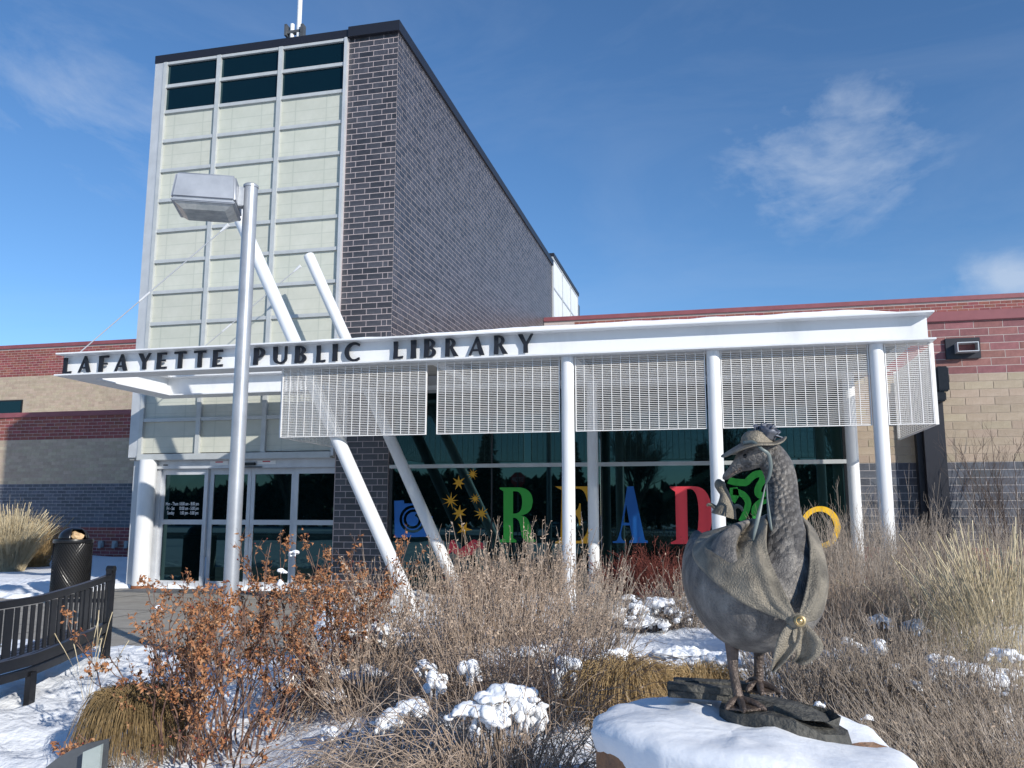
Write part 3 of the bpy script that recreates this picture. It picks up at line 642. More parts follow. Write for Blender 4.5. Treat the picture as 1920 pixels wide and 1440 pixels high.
for i, (m, mo) in enumerate((('brick_tan', 'mortar_tan'), ('brick_red', 'mortar_wing'))):
    wl = part(B().box(-70, -11.2, UY, UY+.4, HZ[i], HZ[i+1]-.0005).box(TX1+.02, 60, UY, UY+.4, HZ[i], HZ[i+1]-.0005), ('tan_course', 'red_course')[i], mo, hall)
    n = round((HZ[i+1]-HZ[i])/.102); co = (HZ[i+1]-HZ[i])/n
    its = [(a, c, p, q) for p, q, xs in layout(-34, -18, HZ[i], HZ[i+1], co, .31) for a, c in xs]
    its += [(a, c, p, q) for p, q, xs in layout(-4.6, 12, HZ[i], HZ[i+1], co, .31) for a, c in xs]
    if i == 0: its = [q for q in its if not (q[1] > -31 and q[0] < -27.25 and q[2] < 5.95 and q[3] > 4.8)]
    if i == 1: its = [q for q in its if q[3] < 8.0]
    under(joined_bricks('band_bricks', its, m, None, .0035, .010, False, UY), wl)
part(B().box(-70, -11.2, UY-.07, UY+1., 8.06, 8.20).box(TX1+.02, 60, UY-.07, UY+1., 8.06, 8.20), 'coping', 'coping_red', hall)
wq = part(B().box(-31, -27.3, UY-.03, UY-.0005, 4.85, 5.92), 'window', 'black_metal', hall)
under(B().box(-30.95, -29.25, UY-.04, UY-.031, 4.9, 5.86).obj('pane', 'glass', None), wq); under(B().box(-29.2, -27.36, UY-.04, UY-.031, 4.9, 5.86).obj('pane', 'glass', None), wq)

# ================================================================ ENTRANCE CANOPY
FY, RY = 11.25, 13.60; BX0, BX1, BZ0, BZ1 = -9.95, 2.68, 3.465, 3.825
can = empty('entrance_canopy', 'white steel entrance canopy carrying the LAFAYETTE PUBLIC LIBRARY lettering', 'canopy', (-2, 12.4, SLAB))
def cp(bb, name, m='white_paint', p=None, **k): return part(bb, name, m, can if p is None else p, **k)
def ibeam_x(x0, x1, y, hw=.20): return B().box(x0, x1, y-hw, y+hw, BZ0, BZ0+.022).box(x0, x1, y-hw, y+hw, BZ1-.022, BZ1).box(x0, x1-.05, y-.012, y+.012, BZ0+.0221, BZ1-.0221)
front = cp(ibeam_x(BX0, BX1, FY), 'front_beam')
rear = cp(ibeam_x(BX0+.0, BX1-.1, RY), 'rear_beam')
hw = .20; xm = BX0+.2
cp(B().box(BX0, BX0+.4, FY+hw+.001, RY-hw-.001, BZ0+.001, BZ0+.021).box(BX0, BX0+.4, FY+hw+.001, RY-hw-.001, BZ1-.021, BZ1-.001).box(xm-.012, xm+.012, FY+.013, RY-.013, BZ0+.0225, BZ1-.0225), 'return_beam')
for x in (BX1-.30, -6.2, -3.8, -1.88, .05):
    cp(B().box(x-.09, x+.09, FY+hw+.001, RY-hw-.001, BZ0+.001, BZ0+.02).box(x-.008, x+.008, FY+hw+.001, RY-hw-.001, BZ0+.021, BZ1-.16), 'cross_beam')
cp(B().box(-6.35, BX1-.02, FY+.205, YF-.02, BZ1-.15, BZ1-.06), 'roof_deck', 'soffit')
cp(B().box(-6.36, BX1-.01, FY+.204, YF-.019, BZ1-.059, BZ1-.001), 'roof_sheet', 'white_paint')
CX = [-1.896, .031, 2.021]
for x in CX:
    c_ = cp(B().tube([(x, FY, SLAB-.1), (x, FY, BZ0-.001)], .088, 20), 'column', smooth=True)
for x in CX:
    cp(B().tube([(x, RY, SLAB-.1), (x, RY, BZ0-.001)], .088, 20), 'column', smooth=True)
for y in (FY+.14, RY):
    a = Vector((-4.02, y, SLAB-.05)); t = Vector((-7.16, y, 6.07)); 
    if y > 12: t = Vector((-7.02, y, 5.98)); 
    d = (t-a).normalized(); a2 = a-d*.25
    cp(B().tube([a2, t-d*.03, t-d*.012, t], [.098, .098, .094, .080], 20), 'strut', smooth=True)
# cables from the strut heads to the free end of the frame
def cable(a, b_, name='cable'):
    a, b_ = Vector(a), Vector(b_); d = (b_-a).normalized(); L = (b_-a).length
    k = cp(B().tube([a+d*.18, a+d*(L-.06)], .009, 6), name, 'cable', smooth=True)
    under(B().tube([a+d*.03, a+d*.10, a+d*.20], [.032, .026, .012], 8).tube([a+d*(L*.52), a+d*(L*.52+.22)], .016, 8).obj('clevis', 'white_paint', None, smooth=True), k)
cable((-7.24, FY+.14, 5.83), (xm, FY+.02, BZ1+.0)); cable((-7.14, RY, 5.80), (xm, RY-.02, BZ1+.0))
# screens: many fine horizontal blades on upright bars
SZ0, SZ1 = 2.445, 3.462; PITCH_S = .0246
def screen(x0, x1, name='screen'):
    w = x1-x0; root = cp(B().box(x0, x0+.012, FY-.02, FY+.02, SZ0, SZ1).box(x1-.012, x1, FY-.02, FY+.02, SZ0, SZ1).box(x0+.0121, x1-.0121, FY-.02, FY+.02, SZ0, SZ0+.012), name, 'screen_paint')
    bl = B(); n = int((SZ1-SZ0-.02)/PITCH_S)
    for i in range(n): z = SZ0+.026+i*PITCH_S; bl.box(x0+.0125, x1-.0125, FY-.016, FY+.008, z, z+.0058)
    under(bl.obj('blades', 'screen_paint', None, kind='stuff'), root)
    k = max(2, round(w/.1245)); me = B().box(-.0045, .0045, -.021, -.0165, -(SZ1-SZ0)/2+.013, (SZ1-SZ0)/2).mesh('bar')
    for i in range(1, k): under(link('bar', me, 'screen_paint', None, (x0+w*i/k, FY, (SZ0+SZ1)/2)), root)
for a, c in ((-6.134, -3.906), (-3.749, -2.003), (-1.79, -.075), (.125, 1.925), (2.115, 2.64)): screen(a, c)
def side_screen(x, y0, y1):
    root = cp(B().box(x-.02, x+.02, y0, y0+.012, SZ0, SZ1).box(x-.02, x+.02, y1-.012, y1, SZ0, SZ1).box(x-.02, x+.02, y0+.0121, y1-.0121, SZ0, SZ0+.012), 'side_screen', 'screen_paint')
    bl = B(); n = int((SZ1-SZ0-.02)/PITCH_S)
    for i in range(n): z = SZ0+.026+i*PITCH_S; bl.box(x-.008, x+.016, y0+.0125, y1-.0125, z, z+.0060)
    under(bl.obj('blades', 'screen_paint', None, kind='stuff'), root)
    me = B().box(.0165, .021, -.0045, .0045, -(SZ1-SZ0)/2+.013, (SZ1-SZ0)/2).mesh('bar'); k = round((y1-y0)/.1245)
    for i in range(1, k): under(link('bar', me, 'screen_paint', None, (x, y0+(y1-y0)*i/k, (SZ0+SZ1)/2)), root)
side_screen(2.675, FY+.03, RY-.05); side_screen(-6.16, FY+.03, RY-.05)
# lettering: flared capitals standing off the web
def pl(*p): return list(p)
GLY = {
 'L': (.52, [pl((0, 0), (.50, 0), (.53, .15), (.24, .115), (.235, 1), (.01, 1), (.03, .5))]),
 'A': (.86, [pl((0, 0), (.12, 0), (.215, .235), (.53, .235), (.60, 0), (.86, 0), (.52, 1.02), (.42, 1.02)), pl((.25, .335), (.405, .74), (.505, .335))]),
 'F': (.54, [pl((0, 0), (.23, 0), (.235, .44), (.47, .43), (.47, .55), (.235, .545), (.235, .885), (.52, .87), (.54, 1), (.01, 1), (.02, .5))]),
 'Y': (.78, [pl((.28, 0), (.52, 0), (.51, .44), (.80, 1), (.67, 1), (.43, .58), (.24, 1), (-.02, 1), (.285, .43))]),
 'E': (.56, [pl((0, 0), (.54, 0), (.56, .14), (.235, .115), (.235, .46), (.48, .45), (.48, .57), (.235, .565), (.235, .885), (.52, .87), (.54, 1), (.01, 1), (.02, .5))]),
 'T': (.66, [pl((.22, 0), (.45, 0), (.44, .88), (.66, .865), (.66, 1), (0, 1), (0, .865), (.23, .88))]),
 'P': (.58, [pl((0, 0), (.23, 0), (.235, .40), (.26, .395))+arc(.27, .70, .30, .305, -80, 85, 12)+[(.01, 1), (.02, .5)], pl((.235, .50))+arc(.25, .70, .14, .20, -85, 85, 8)+[(.235, .90)]]),
 'U': (.78, [pl((0, 1), (.23, 1), (.235, .36))+arc(.42, .33, .20, .225, 180, 360, 12)+[(.625, .5), (.62, 1), (.745, 1), (.745, .36)]+arc(.385, .32, .365, .34, 0, -180, 16)]),
 'B': (.60, [pl((0, 0), (.25, 0))+arc(.28, .275, .32, .275, -88, 58, 12)+arc(.27, .745, .28, .255, -55, 88, 12)+[(.01, 1), (.02, .5)], pl((.235, .10))+arc(.26, .28, .15, .185, -88, 88, 8)+[(.235, .47)], pl((.235, .56))+arc(.25, .735, .125, .17, -85, 85, 8)+[(.235, .90)]]),
 'I': (.24, [pl((0, 0), (.24, 0), (.225, .5), (.24, 1), (0, 1), (.015, .5))]),
 'C': (.78, [arc(.50, .5, .50, .52, 52, 308, 26)+[(.79, .21)]+arc(.53, .5, .30, .39, -58, -302, 20)+[(.77, .79)]]),
 'R': (.72, [pl((0, 0), (.23, 0), (.235, .46), (.265, .45), (.47, 0), (.75, 0), (.44, .475))+arc(.27, .735, .30, .265, -52, 85, 12)+[(.01, 1), (.02, .5)], pl((.235, .545))+arc(.25, .73, .14, .175, -85, 85, 8)+[(.235, .90)]]),
}
LYY = FY-.012-.055; lme = {}
def letters(word, xs, h0, h1, zmid0, zmid1):
    for i, ch in enumerate(word):
        px0, px1, yb, yt = xs[i]
        a = onY(px0, yb, LYY); c = onY(px1, yb, LYY); z0 = onY((px0+px1)/2, yb, LYY)[2]; z1 = onY((px0+px1)/2, yt, LYY)[2]
        w, cs = GLY[ch]; me = contour_mesh('letter', cs, .028); sxx = (c[0]-a[0])/w; szz = z1-z0
        me.transform(Matrix.Diagonal((sxx, 1, szz, 1)))
        under(link('letter', me, 'letter_black', None, (a[0], LYY, z0)), front)
def zoomx(zx, x0, s): return x0+zx/s
Lx = [(84, 158, 387, 245), (224, 332, 375, 231), (405, 492, 370, 226), (552, 664, 362, 216), (763, 868, 349, 204), (928, 1018, 345, 198), (1085, 1190, 339, 188), (1262, 1367, 330, 180), (1432, 1524, 325, 173)]
letters('LAFAYETTE', [(100+a/4.8, 100+b_/4.8, 620+c/4.8, 620+d/4.8) for a, b_, c, d in Lx], 0, 0, 0, 0)
Px = [(192, 312, 465, 288), (396, 548, 455, 276), (622, 742, 447, 268), (846, 940, 440, 264), (1014, 1066, 428, 250), (1140, 1292, 430, 237)]
letters('PUBLIC', [(440+a/5.5375, 440+b_/5.5375, 600+c/5.5375, 600+d/5.5375) for a, b_, c, d in Px], 0, 0, 0, 0)
Bx = [(104, 212, 436, 242), (300, 362, 432, 228), (448, 584, 422, 214), (688, 832, 410, 206), (952, 1130, 398, 193), (1236, 1388, 384, 174), (1510, 1675, 370, 160)]
letters('LIBRARY', [(720+a/6, 720+b_/6, 600+c/6, 600+d/6) for a, b_, c, d in Bx], 0, 0, 0, 0)
# thin drift of snow lying on the roof edge of the beam
xs = np.linspace(-5.7, 2.35, 90); prof = [(-.17, 0.), (-.175, .5), (-.12, .9), (0, 1.), (.12, .95), (.19, .6), (.195, 0.)]
V = []
for x in xs:
    h = .018+.055*smooth(-5.7, -1., x)*smooth(-2.35, -1.7, -x)+.012*fbm(np.array([x*1.1]), np.array([0.]), 8, 3)[0]; h = max(h, .008)*float(smooth(-5.7, -5.5, x)*smooth(-2.35, -2.2, -x)+.02)
    wv = 1+.06*sin(x*3.1)+.04*sin(x*7.7)
    for y, z in prof: V.append((x, FY+y*wv, BZ1+.0005+z*h))
n = len(prof); i = np.arange((len(xs)-1)*(n-1)); r, c = i//(n-1), i % (n-1); a = r*n+c
o = link('snow_drift', mesh_np('snow_drift', V, [np.stack([a, a+1, a+n+1, a+n], 1)], True), 'snow_lump'); under(o, can)
# ================================================================ STREET FURNITURE
# ---- lamp post
lp = atD(452, 720, 7.8); lx, ly = lp[0], lp[1]; lz = gz1(lx, ly)
lamp = empty('lamp_post', 'silver round lamp post with boxy lamp head in front of the canopy', 'lamp post', (lx, ly, lz))
LH = float(atD(478, 330, 7.8)[2])-lz
B().tube([(0, 0, -.2), (0, 0, LH)], [.068, .064], 24).obj('pole', 'lamp_silver', lamp, smooth=True)
B().tube([(0, 0, LH), (0, 0, LH+.022), (0, 0, LH+.034)], [.070, .070, .055], 24).obj('cap', 'lamp_silver', lamp, smooth=True)
B().tube([(0, 0, -.05), (0, 0, .02), (0, 0, .09)], [.16, .16, .085], 20).obj('base_cover', 'lamp_silver', lamp, smooth=True)
# head: local frame looking along its arm (to the left and towards the viewer)
hd_ = Vector((-1., -.45, 0)).normalized(); hang = atan2(hd_.y, hd_.x)
hb = B(); L0, L1, W2, H0, H1 = .10, .67, .25, LH-.36, LH+.03
bm = bmesh.new()
vs_ = [bm.verts.new(p) for p in ((L0, -W2, H0+.13), (L1, -W2, H0+.13), (L1, W2, H0+.13), (L0, W2, H0+.13), (L0+.01, -W2+.03, H1), (L1-.03, -W2+.03, H1), (L1-.03, W2-.03, H1), (L0+.01, W2-.03, H1))]
for f in ((0, 3, 2, 1), (4, 5, 6, 7), (0, 1, 5, 4), (1, 2, 6, 5), (2, 3, 7, 6), (3, 0, 4, 7)): bm.faces.new([vs_[i] for i in f])
bmesh.ops.bevel(bm, geom=bm.edges[:], offset=.022, segments=3, affect='EDGES'); me = bpy.data.meshes.new('lamp_head'); bm.to_mesh(me); bm.free()
me.polygons.foreach_set('use_smooth', np.ones(len(me.polygons), bool)); me.set_sharp_from_angle(angle=radians(50))
head = link('lamp_head', me, 'lamp_silver', lamp, rot=(0, 0, hang))
B().box(L0+.005, L1-.005, -W2+.004, W2-.004, H0+.105, H0+.129, .008).obj('door_frame', 'lamp_silver', head, smooth=True)
lens = B(); nV = [(L0+.03, -W2+.025, H0+.104), (L1-.03, -W2+.025, H0+.104), (L1-.03, W2-.025, H0+.104), (L0+.03, W2-.025, H0+.104), (L0+.10, -W2+.09, H0+.055), (L1-.10, -W2+.09, H0+.055), (L1-.10, W2-.09, H0+.055), (L0+.10, W2-.09, H0+.055)]
lens.add(nV, [(7, 6, 5, 4), (0, 1, 5, 4), (1, 2, 6, 5), (2, 3, 7, 6), (3, 0, 4, 7)]).obj('lens', 'lamp_lens', head)
B().box(.055, L0+.012, -.05, .05, H0+.16, H1-.04, .008).obj('arm', 'lamp_silver', lamp, rot=(0, 0, hang), smooth=True)

# ---- litter bin behind the bench
tb = onZ(130, 1118, SLAB); tz = gz1(tb[0], tb[1])
tz = max(tz, SLAB)
can_b = empty('litter_bin', 'round black litter bin with domed lid and paper stuck in its mouth', 'litter bin', (tb[0], tb[1], tz))
TR = .305
mesh_b = B().lathe([(TR-.02, .0), (TR-.02, .92)], 40); mesh_b.obj('liner', 'black_rubber', can_b, smooth=True)
lat = B(); nn = 44; rows_ = 26
for i in range(nn):
    for s in (1, -1):
        pts = [(TR*cos(2*pi*(i+s*k*.5)/nn), TR*sin(2*pi*(i+s*k*.5)/nn), .05+.84*k/rows_) for k in range(0, rows_+1, 2)]
        lat.tube(pts, .0045, 3, False)
lat.obj('mesh_wall', 'black_metal', can_b)
B().lathe([(TR+.012, .90), (TR+.018, .93), (TR+.012, .96), (TR-.03, .965)], 40).obj('rim', 'black_metal', can_b, smooth=True)
B().lathe([(TR+.012, .0), (TR+.016, .04), (TR+.01, .075), (TR-.02, .075)], 40).obj('foot_ring', 'black_metal', can_b, smooth=True)
dome = B(); pr_ = [(TR-.06, .966)]+[((TR-.06)*cos(a), .966+.20*sin(a)) for a in np.linspace(.1, pi/2-.02, 9)]
to = atan2(-tb[1], -tb[0])+.35
dl = dome.lathe(pr_, 36, (0, 0, 0), to+.55, to+2*pi-.55).obj('dome_lid', 'black_metal', can_b, smooth=True)
md = dl.modifiers.new('thick', 'SOLIDIFY'); md.thickness = .006
B().lathe([((TR-.06)*cos(a), .966+.20*sin(a)) for a in np.linspace(.95, pi/2-.02, 4)], 8, (0, 0, 0), to-.55, to+.55).obj('lid_visor', 'black_metal', dl, smooth=True)
pb = bmesh.new(); bmesh.ops.create_icosphere(pb, subdivisions=2, radius=1)
for v in pb.verts: v.co = Vector((v.co.x*.10, v.co.y*.08, v.co.z*.06))*(1+.35*random.uniform(-1, 1))
me = bpy.data.meshes.new('paper_litter'); pb.to_mesh(me); pb.free()
pp = link('paper_litter', me, 'paper', None, (tb[0]+.13*cos(to), tb[1]+.13*sin(to), tz+1.02), (.3, .2, .5)); tag(pp, 'crumpled brown paper bag stuck in the litter bin mouth', 'litter')

# ---- curved slatted bench seen from behind
A0 = atD(196, 1242, 8.1); A1 = atD(30, 1335, 6.7)
pA = Vector((A0[0], A0[1], 0)); pB_ = Vector((A1[0], A1[1], 0))
chord = (pB_-pA); nrm = Vector((chord.y, -chord.x, 0)).normalized()
if nrm.dot(Vector((-1, 0, 0))) < 0: nrm = -nrm                    # side on which the seat lies (away from the viewer)
LB = chord.length
def bp(t, off=0.):          # t metres along the bench from the far end
    u = t/LB; bow = -.10*(4*(u/1.7)*(1-u/1.7)); p = pA+chord*u+nrm*(bow+off); return p
LT = LB*1.75
BZ = float(gz1(pA.x, pA.y)); bz_far = float(A0[2]); bz_near = float(A1[2])
def bz(t): return bz_far+(bz_near-bz_far)*min(t/LB, 1.)*.55
bench = empty('bench', 'black curved metal slat bench standing in the snow', 'bench', (pA.x, pA.y, bz_far))
def bpart(bb, name, p=None, **k): return part(bb, name, 'black_metal', bench if p is None else p, **k)
ts = np.linspace(.0, LT, 40)
def rail(z, w, h, off=0., t0=0., t1=None):
    q = B(); tt = np.linspace(t0, LT if t1 is None else t1, 34); prof = [(-w/2, -h/2), (w/2, -h/2), (w/2, h/2), (-w/2, h/2)]; V = []
    for t in tt:
        c_ = bp(t, off); e = (bp(t+.01, off)-bp(t-.01, off)).normalized(); s_ = Vector((e.y, -e.x, 0))
        for a, c in prof: p = c_+s_*a; V.append((p.x, p.y, bz(t)+z+c))
    m = len(tt); return q.add(V, [(i*4+j, i*4+(j+1) % 4, (i+1)*4+(j+1) % 4, (i+1)*4+j) for i in range(m-1) for j in range(4)]+[(0, 1, 2, 3), tuple((m-1)*4+j for j in (3, 2, 1, 0))])
ZT_, ZL_, ZS_ = .80, .335, .24
bpart(rail(ZT_, .045, .055), 'top_rail'); bpart(rail(ZL_, .030, .085), 'lower_rail'); bpart(rail(ZS_, .05, .06, .02), 'seat_beam')
bpart(rail(ZS_+.02, .04, .05, .46), 'front_beam')
slat = B().box(-.024, .024, -.006, .006, -(ZT_-ZL_-.10)/2, (ZT_-ZL_-.10)/2).mesh('slat'); slat.materials.append(M['black_metal'])
wide = B().box(-.042, .042, -.008, .008, -(ZT_-ZL_-.10)/2, (ZT_-ZL_-.10)/2).mesh('slat_wide'); wide.materials.append(M['black_metal'])
t = .10; k = 0
while t < LT-.05:
    p = bp(t); e = (bp(t+.01)-bp(t-.01)).normalized(); w_ = k % 6 == 5
    under(link('slat', wide if w_ else slat, None, None, (p.x, p.y, bz(t)+(ZT_+ZL_)/2+.012), (0, 0, atan2(e.y, e.x))), bench); t += .096; k += 1
for i in range(7): bpart(rail(ZS_+.055, .045, .012, .07+.06*i), 'seat_slat')
bpart(B().bar(Vector((pA.x, pA.y, bz_far-.12)), Vector((pA.x, pA.y, bz_far+.87)), .062, .062, (1, 0, 0)), 'end_post')
bpart(B().tube([(pA.x-.035, pA.y-.004, bz_far+.87), (pA.x+.035, pA.y+.004, bz_far+.87)], .034, 14), 'post_cap', smooth=True)
q = bp(.02, .45); bpart(B().bar(Vector((q.x, q.y, bz_far-.12)), Vector((q.x, q.y, bz_far+.58)), .05, .05, (1, 0, 0)).bar(Vector((q.x, q.y, bz_far+.575)), Vector((pA.x, pA.y, bz_far+.575)), .05, .035), 'arm_rest')
for t in (LB, LT-.05):
    p = bp(t); bpart(B().bar(Vector((p.x, p.y, bz(t)-.20)), Vector((p.x, p.y, bz(t)+ZS_)), .065, .05, (1, 0, 0)), 'leg')
    p = bp(t, .44); bpart(B().bar(Vector((p.x, p.y, bz(t)-.20)), Vector((p.x, p.y, bz(t)+ZS_)), .055, .05, (1, 0, 0)), 'leg')

# ---- bent metal plate at the edge of the bed
sp_ = atD(150, 1440, 3.6); sgn = empty('metal_marker', 'bent grey sheet metal marker with a pale folded side edge', 'marker', (sp_[0], sp_[1], gz1(sp_[0], sp_[1])))
sz_ = sgn.location.z
def mk(px, py, D=3.6): v = atD(px, py, D); return Vector(v)-sgn.location
top = [mk(82, 1442), mk(104, 1424), mk(132, 1407), mk(165, 1394), mk(203, 1386)]
V = []; F = []
away = Vector((_fw[0], _fw[1], 0)).normalized()
for p in top:
    V += [p[:], (p+away*.012)[:], (p.x+away.x*.012, p.y+away.y*.012, -.15), (p.x, p.y, -.15)]
for i in range(len(top)-1):
    for a, c in ((0, 1), (1, 2), (2, 3), (3, 0)): F.append((i*4+a, (i+1)*4+a, (i+1)*4+c, i*4+c))
F += [(0, 1, 2, 3), tuple((len(top)-1)*4+j for j in (3, 2, 1, 0))]
B().add(V, F).obj('plate', 'galvanised', sgn, smooth=False)
fl = [mk(160, 1408, 3.55), mk(194, 1394, 3.55)]; V = []
for p in fl: V += [p[:], (p-away*.02)[:], (p.x-away.x*.02-.012, p.y-away.y*.02, -.15), (p.x-.012, p.y, -.15)]
V[0] = tuple(Vector(V[0])); B().add(V, [(0, 4, 5, 1), (1, 5, 6, 2), (2, 6, 7, 3), (3, 7, 4, 0), (0, 1, 2, 3), (7, 6, 5, 4)]).obj('folded_edge', 'galvanised_pale', sgn)

# ================================================================ GOOSE STATUE ON ITS BOULDER
GD_ = 3.5; gp = atD(1420, 1320, GD_); gr = Vector((ray(1420, 1320)[0], ray(1420, 1320)[1], 0)).normalized()
grot = atan2(gr.y, gr.x)-pi/2
SC = GD_/FPX*1.0
goose = empty('goose_statue', 'bronze goose statue wearing a brimmed hat, ribbon and knotted shawl', 'statue', (gp[0], gp[1], gp[2]), grot)
def gl(px, py, y=0.): return Vector(((px-1420)*SC*(1+y/GD_), y, (1320-py)*SC*(1+y/GD_)))   # picture position at local depth y
def cr_spline(P, n):
    P = np.array(P, float); out = []
    Q = np.vstack([2*P[0]-P[1], P, 2*P[-1]-P[-2]])
    for i in range(len(P)-1):
        a, b_, c, d = Q[i:i+4]
        for k in range(n):
            t = k/n; out.append(.5*((2*b_)+(-a+c)*t+(2*a-5*b_+4*c-d)*t*t+(-a+3*b_-3*c+d)*t**3))
    out.append(P[-1]); return np.array(out)
# spine: px, py, depth, half-width (across), half-height (in the plane of the ring, m)
SP = [(1318, 1026, .27, .012, .010), (1323, 1042, .24, .055, .035), (1337, 1067, .18, .122, .11), (1362, 1090, .11, .195, .185), (1394, 1100, .04, .248, .250), (1426, 1100, -.02, .272, .272),
      (1462, 1088, -.06, .255, .235), (1480, 1062, -.075, .165, .165), (1485, 1030, -.07, .108, .112), (1485, 1000, -.06, .080, .084), (1484, 965, -.05, .067, .069), (1483, 930, -.04, .063, .064), (1481, 900, -.035, .065, .064),
      (1474, 872, -.035, .069, .064), (1461, 851, -.04, .068, .062), (1445, 845, -.045, .064, .062), (1430, 850, -.05, .056, .058), (1414, 860, -.055, .043, .046), (1402, 868, -.06, .030, .030), (1390, 878, -.064, .026, .020), (1378, 888, -.068, .022, .014), (1372, 893, -.07, .006, .005)]
sp = np.array([[*gl(p[0], p[1], p[2]), p[3], p[4]] for p in SP])
S = cr_spline(sp, 6); nr = 40; V = []; FU = []; prev = None; arcl = 0.
for i in range(len(S)):
    c_ = Vector(S[i, :3]); d = Vector(S[min(i+1, len(S)-1), :3])-Vector(S[max(i-1, 0), :3]); d.normalize()
    if i: arcl += (c_-Vector(S[i-1, :3])).length*18/(2*pi*max(.5*(S[i, 3]+S[i, 4]), .03))
    if prev is None: side = d.cross(Vector((0, 0, 1))).normalized()
    else: side = (prev-d*prev.dot(d)).normalized()
    prev = side; up = side.cross(d)
    for j in range(nr):
        a = 2*pi*j/nr; rr = 1+.012*sin(5*a+i*.3)
        # belly: fuller underneath
        V.append((c_+side*(cos(a)*S[i, 3]*rr)+up*(sin(a)*S[i, 4]*rr))[:]); FU.append(((a+pi) % (2*pi)/(2*pi)*18, arcl, float(np.interp(i/(len(S)-1), [0, .28, .38, .58, .64, .7], [.12, .15, .9, 1., .3, .05]))))
n = len(S); F = [(i*nr+j, i*nr+(j+1) % nr, (i+1)*nr+(j+1) % nr, (i+1)*nr+j) for i in range(n-1) for j in range(nr)]
me = mesh_np('body', V, [np.array(F), ], True); 
bm = bmesh.new(); bm.from_mesh(me); bm.verts.ensure_lookup_table(); bm.faces.new([bm.verts[j] for j in range(nr)]); bm.faces.new([bm.verts[(n-1)*nr+j] for j in range(nr)]); bmesh.ops.recalc_face_normals(bm, faces=bm.faces[:]); bm.to_mesh(me)
body_bvh = BVHTree.FromBMesh(bm); bm.free()
at_ = me.attributes.new('fuv', 'FLOAT_VECTOR', 'POINT'); at_.data.foreach_set('vector', np.array(FU, np.float32).ravel())
me.polygons.foreach_set('use_smooth', np.ones(len(me.polygons), bool))
body = link('body', me, 'bronze_feather', goose); sb = body.modifiers.new('sub', 'SUBSURF'); sb.levels = 1; sb.render_levels = 1
# eye, nostril and the line of the bill
for sgn_ in (-1,):
    e_ = gl(1413, 843, -.115); 
    hit = body_bvh.find_nearest(e_); B().lathe([(.001, .006), (.006, .0045), (.0085, 0), (.006, -.004)], 12).obj('eye', 'black_metal', body, smooth=True, loc=hit[0], rot=hit[1].to_track_quat('Z', 'Y').to_euler())
bl_pts = []
for px, py in ((1373, 894), (1385, 889), (1396, 884), (1406, 881), (1412, 876)):
    h = body_bvh.find_nearest(gl(px, py, -.13)); bl_pts.append(h[0]+h[1]*.001)
B().tube(bl_pts, [.002, .003, .0035, .0035, .0025], 6).obj('bill_line', 'bronze_leg', body, smooth=True)
# legs with three webbed toes
def gleg(hip, knee, ank, toes, nm='leg'):
    q = B().tube(cr_spline([hip, knee, ank], 6).tolist(), list(np.interp(np.linspace(0, 1, 13), [0, .15, .5, .85, 1], [.032, .027, .019, .021, .025])), 14)
    ank = Vector(ank)
    for tx in toes:
        tx = Vector(tx); m1 = ank.lerp(tx, .5)+Vector((0, 0, .012)); q.tube(cr_spline([ank+Vector((0, 0, .004)), m1, tx], 5).tolist(), list(np.interp(np.linspace(0, 1, 11), [0, .5, .9, 1], [.022, .016, .012, .004])), 9)
    for i in range(len(toes)-1):
        a, c = Vector(toes[i]), Vector(toes[i+1]); m_ = (a+c)/2*.85+ank*.15; V = [ank+Vector((0, 0, .010)), ank.lerp(a, .92)+Vector((0, 0, .006)), m_+Vector((0, 0, .003)), ank.lerp(c, .92)+Vector((0, 0, .006))]
        q.add([v[:] for v in V]+[(v-Vector((0, 0, .008)))[:] for v in V], [(0, 1, 2, 3), (7, 6, 5, 4), (0, 4, 5, 1), (1, 5, 6, 2), (2, 6, 7, 3), (3, 7, 4, 0)])
    return q.obj(nm, 'bronze_leg', goose, smooth=True)
f1 = gl(1387, 1312, -.06); f2 = gl(1424, 1296, .10)
gleg(gl(1378, 1205, -.02), gl(1379, 1262, -.03), f1, [f1+Vector((.105, -.075, -.012)), f1+Vector((.02, -.13, -.012)), f1+Vector((-.05, -.10, -.012))])
gleg(gl(1432, 1195, .08), gl(1425, 1255, .09), f2, [f2+Vector((.085, -.07, -.014)), f2+Vector((.01, -.115, -.014)), f2+Vector((-.05, -.075, -.012))])
B().tube([f2+Vector((-.0, .005, .03)), f2+Vector((-.035, .01, .022)), f2+Vector((-.055, .0, .012))], [.012, .009, .004], 8).obj('spur', 'bronze_leg', goose, smooth=True)
# hat: crown, wide brim dipping to the left, flower and band
hc = gl(1440, 824, -.045); V = []; F = []; nb = 40; rings = [.0, .035, .05, .062, .085, .11, .135, .15]
def brim(a, r):
    x = cos(a)*r*(1.03 if cos(a) < 0 else .80); y = sin(a)*r*.80
    z = -.004
    if r > .062:
        e = (r-.062)/.088; z -= .050*e*max(0, -cos(a))+.026*e*abs(sin(a))**1.5 if True else 0
        z += .020*e*e*max(0, cos(a)); z += .010*e*sin(3*a+.6)
    return Vector((x, y, z))
for r in rings[2:]:
    for j in range(nb): V.append((hc+brim(2*pi*j/nb, r))[:])
m = len(rings)-2
F = [(i*nb+j, i*nb+(j+1) % nb, (i+1)*nb+(j+1) % nb, (i+1)*nb+j) for i in range(m-1) for j in range(nb)]
o = B().add(V, F).obj('hat_brim', 'bronze_shawl', goose, smooth=True); md = o.modifiers.new('thick', 'SOLIDIFY'); md.thickness = .008; md.offset = 0; md2 = o.modifiers.new('sub', 'SUBSURF'); md2.levels = md2.render_levels = 1
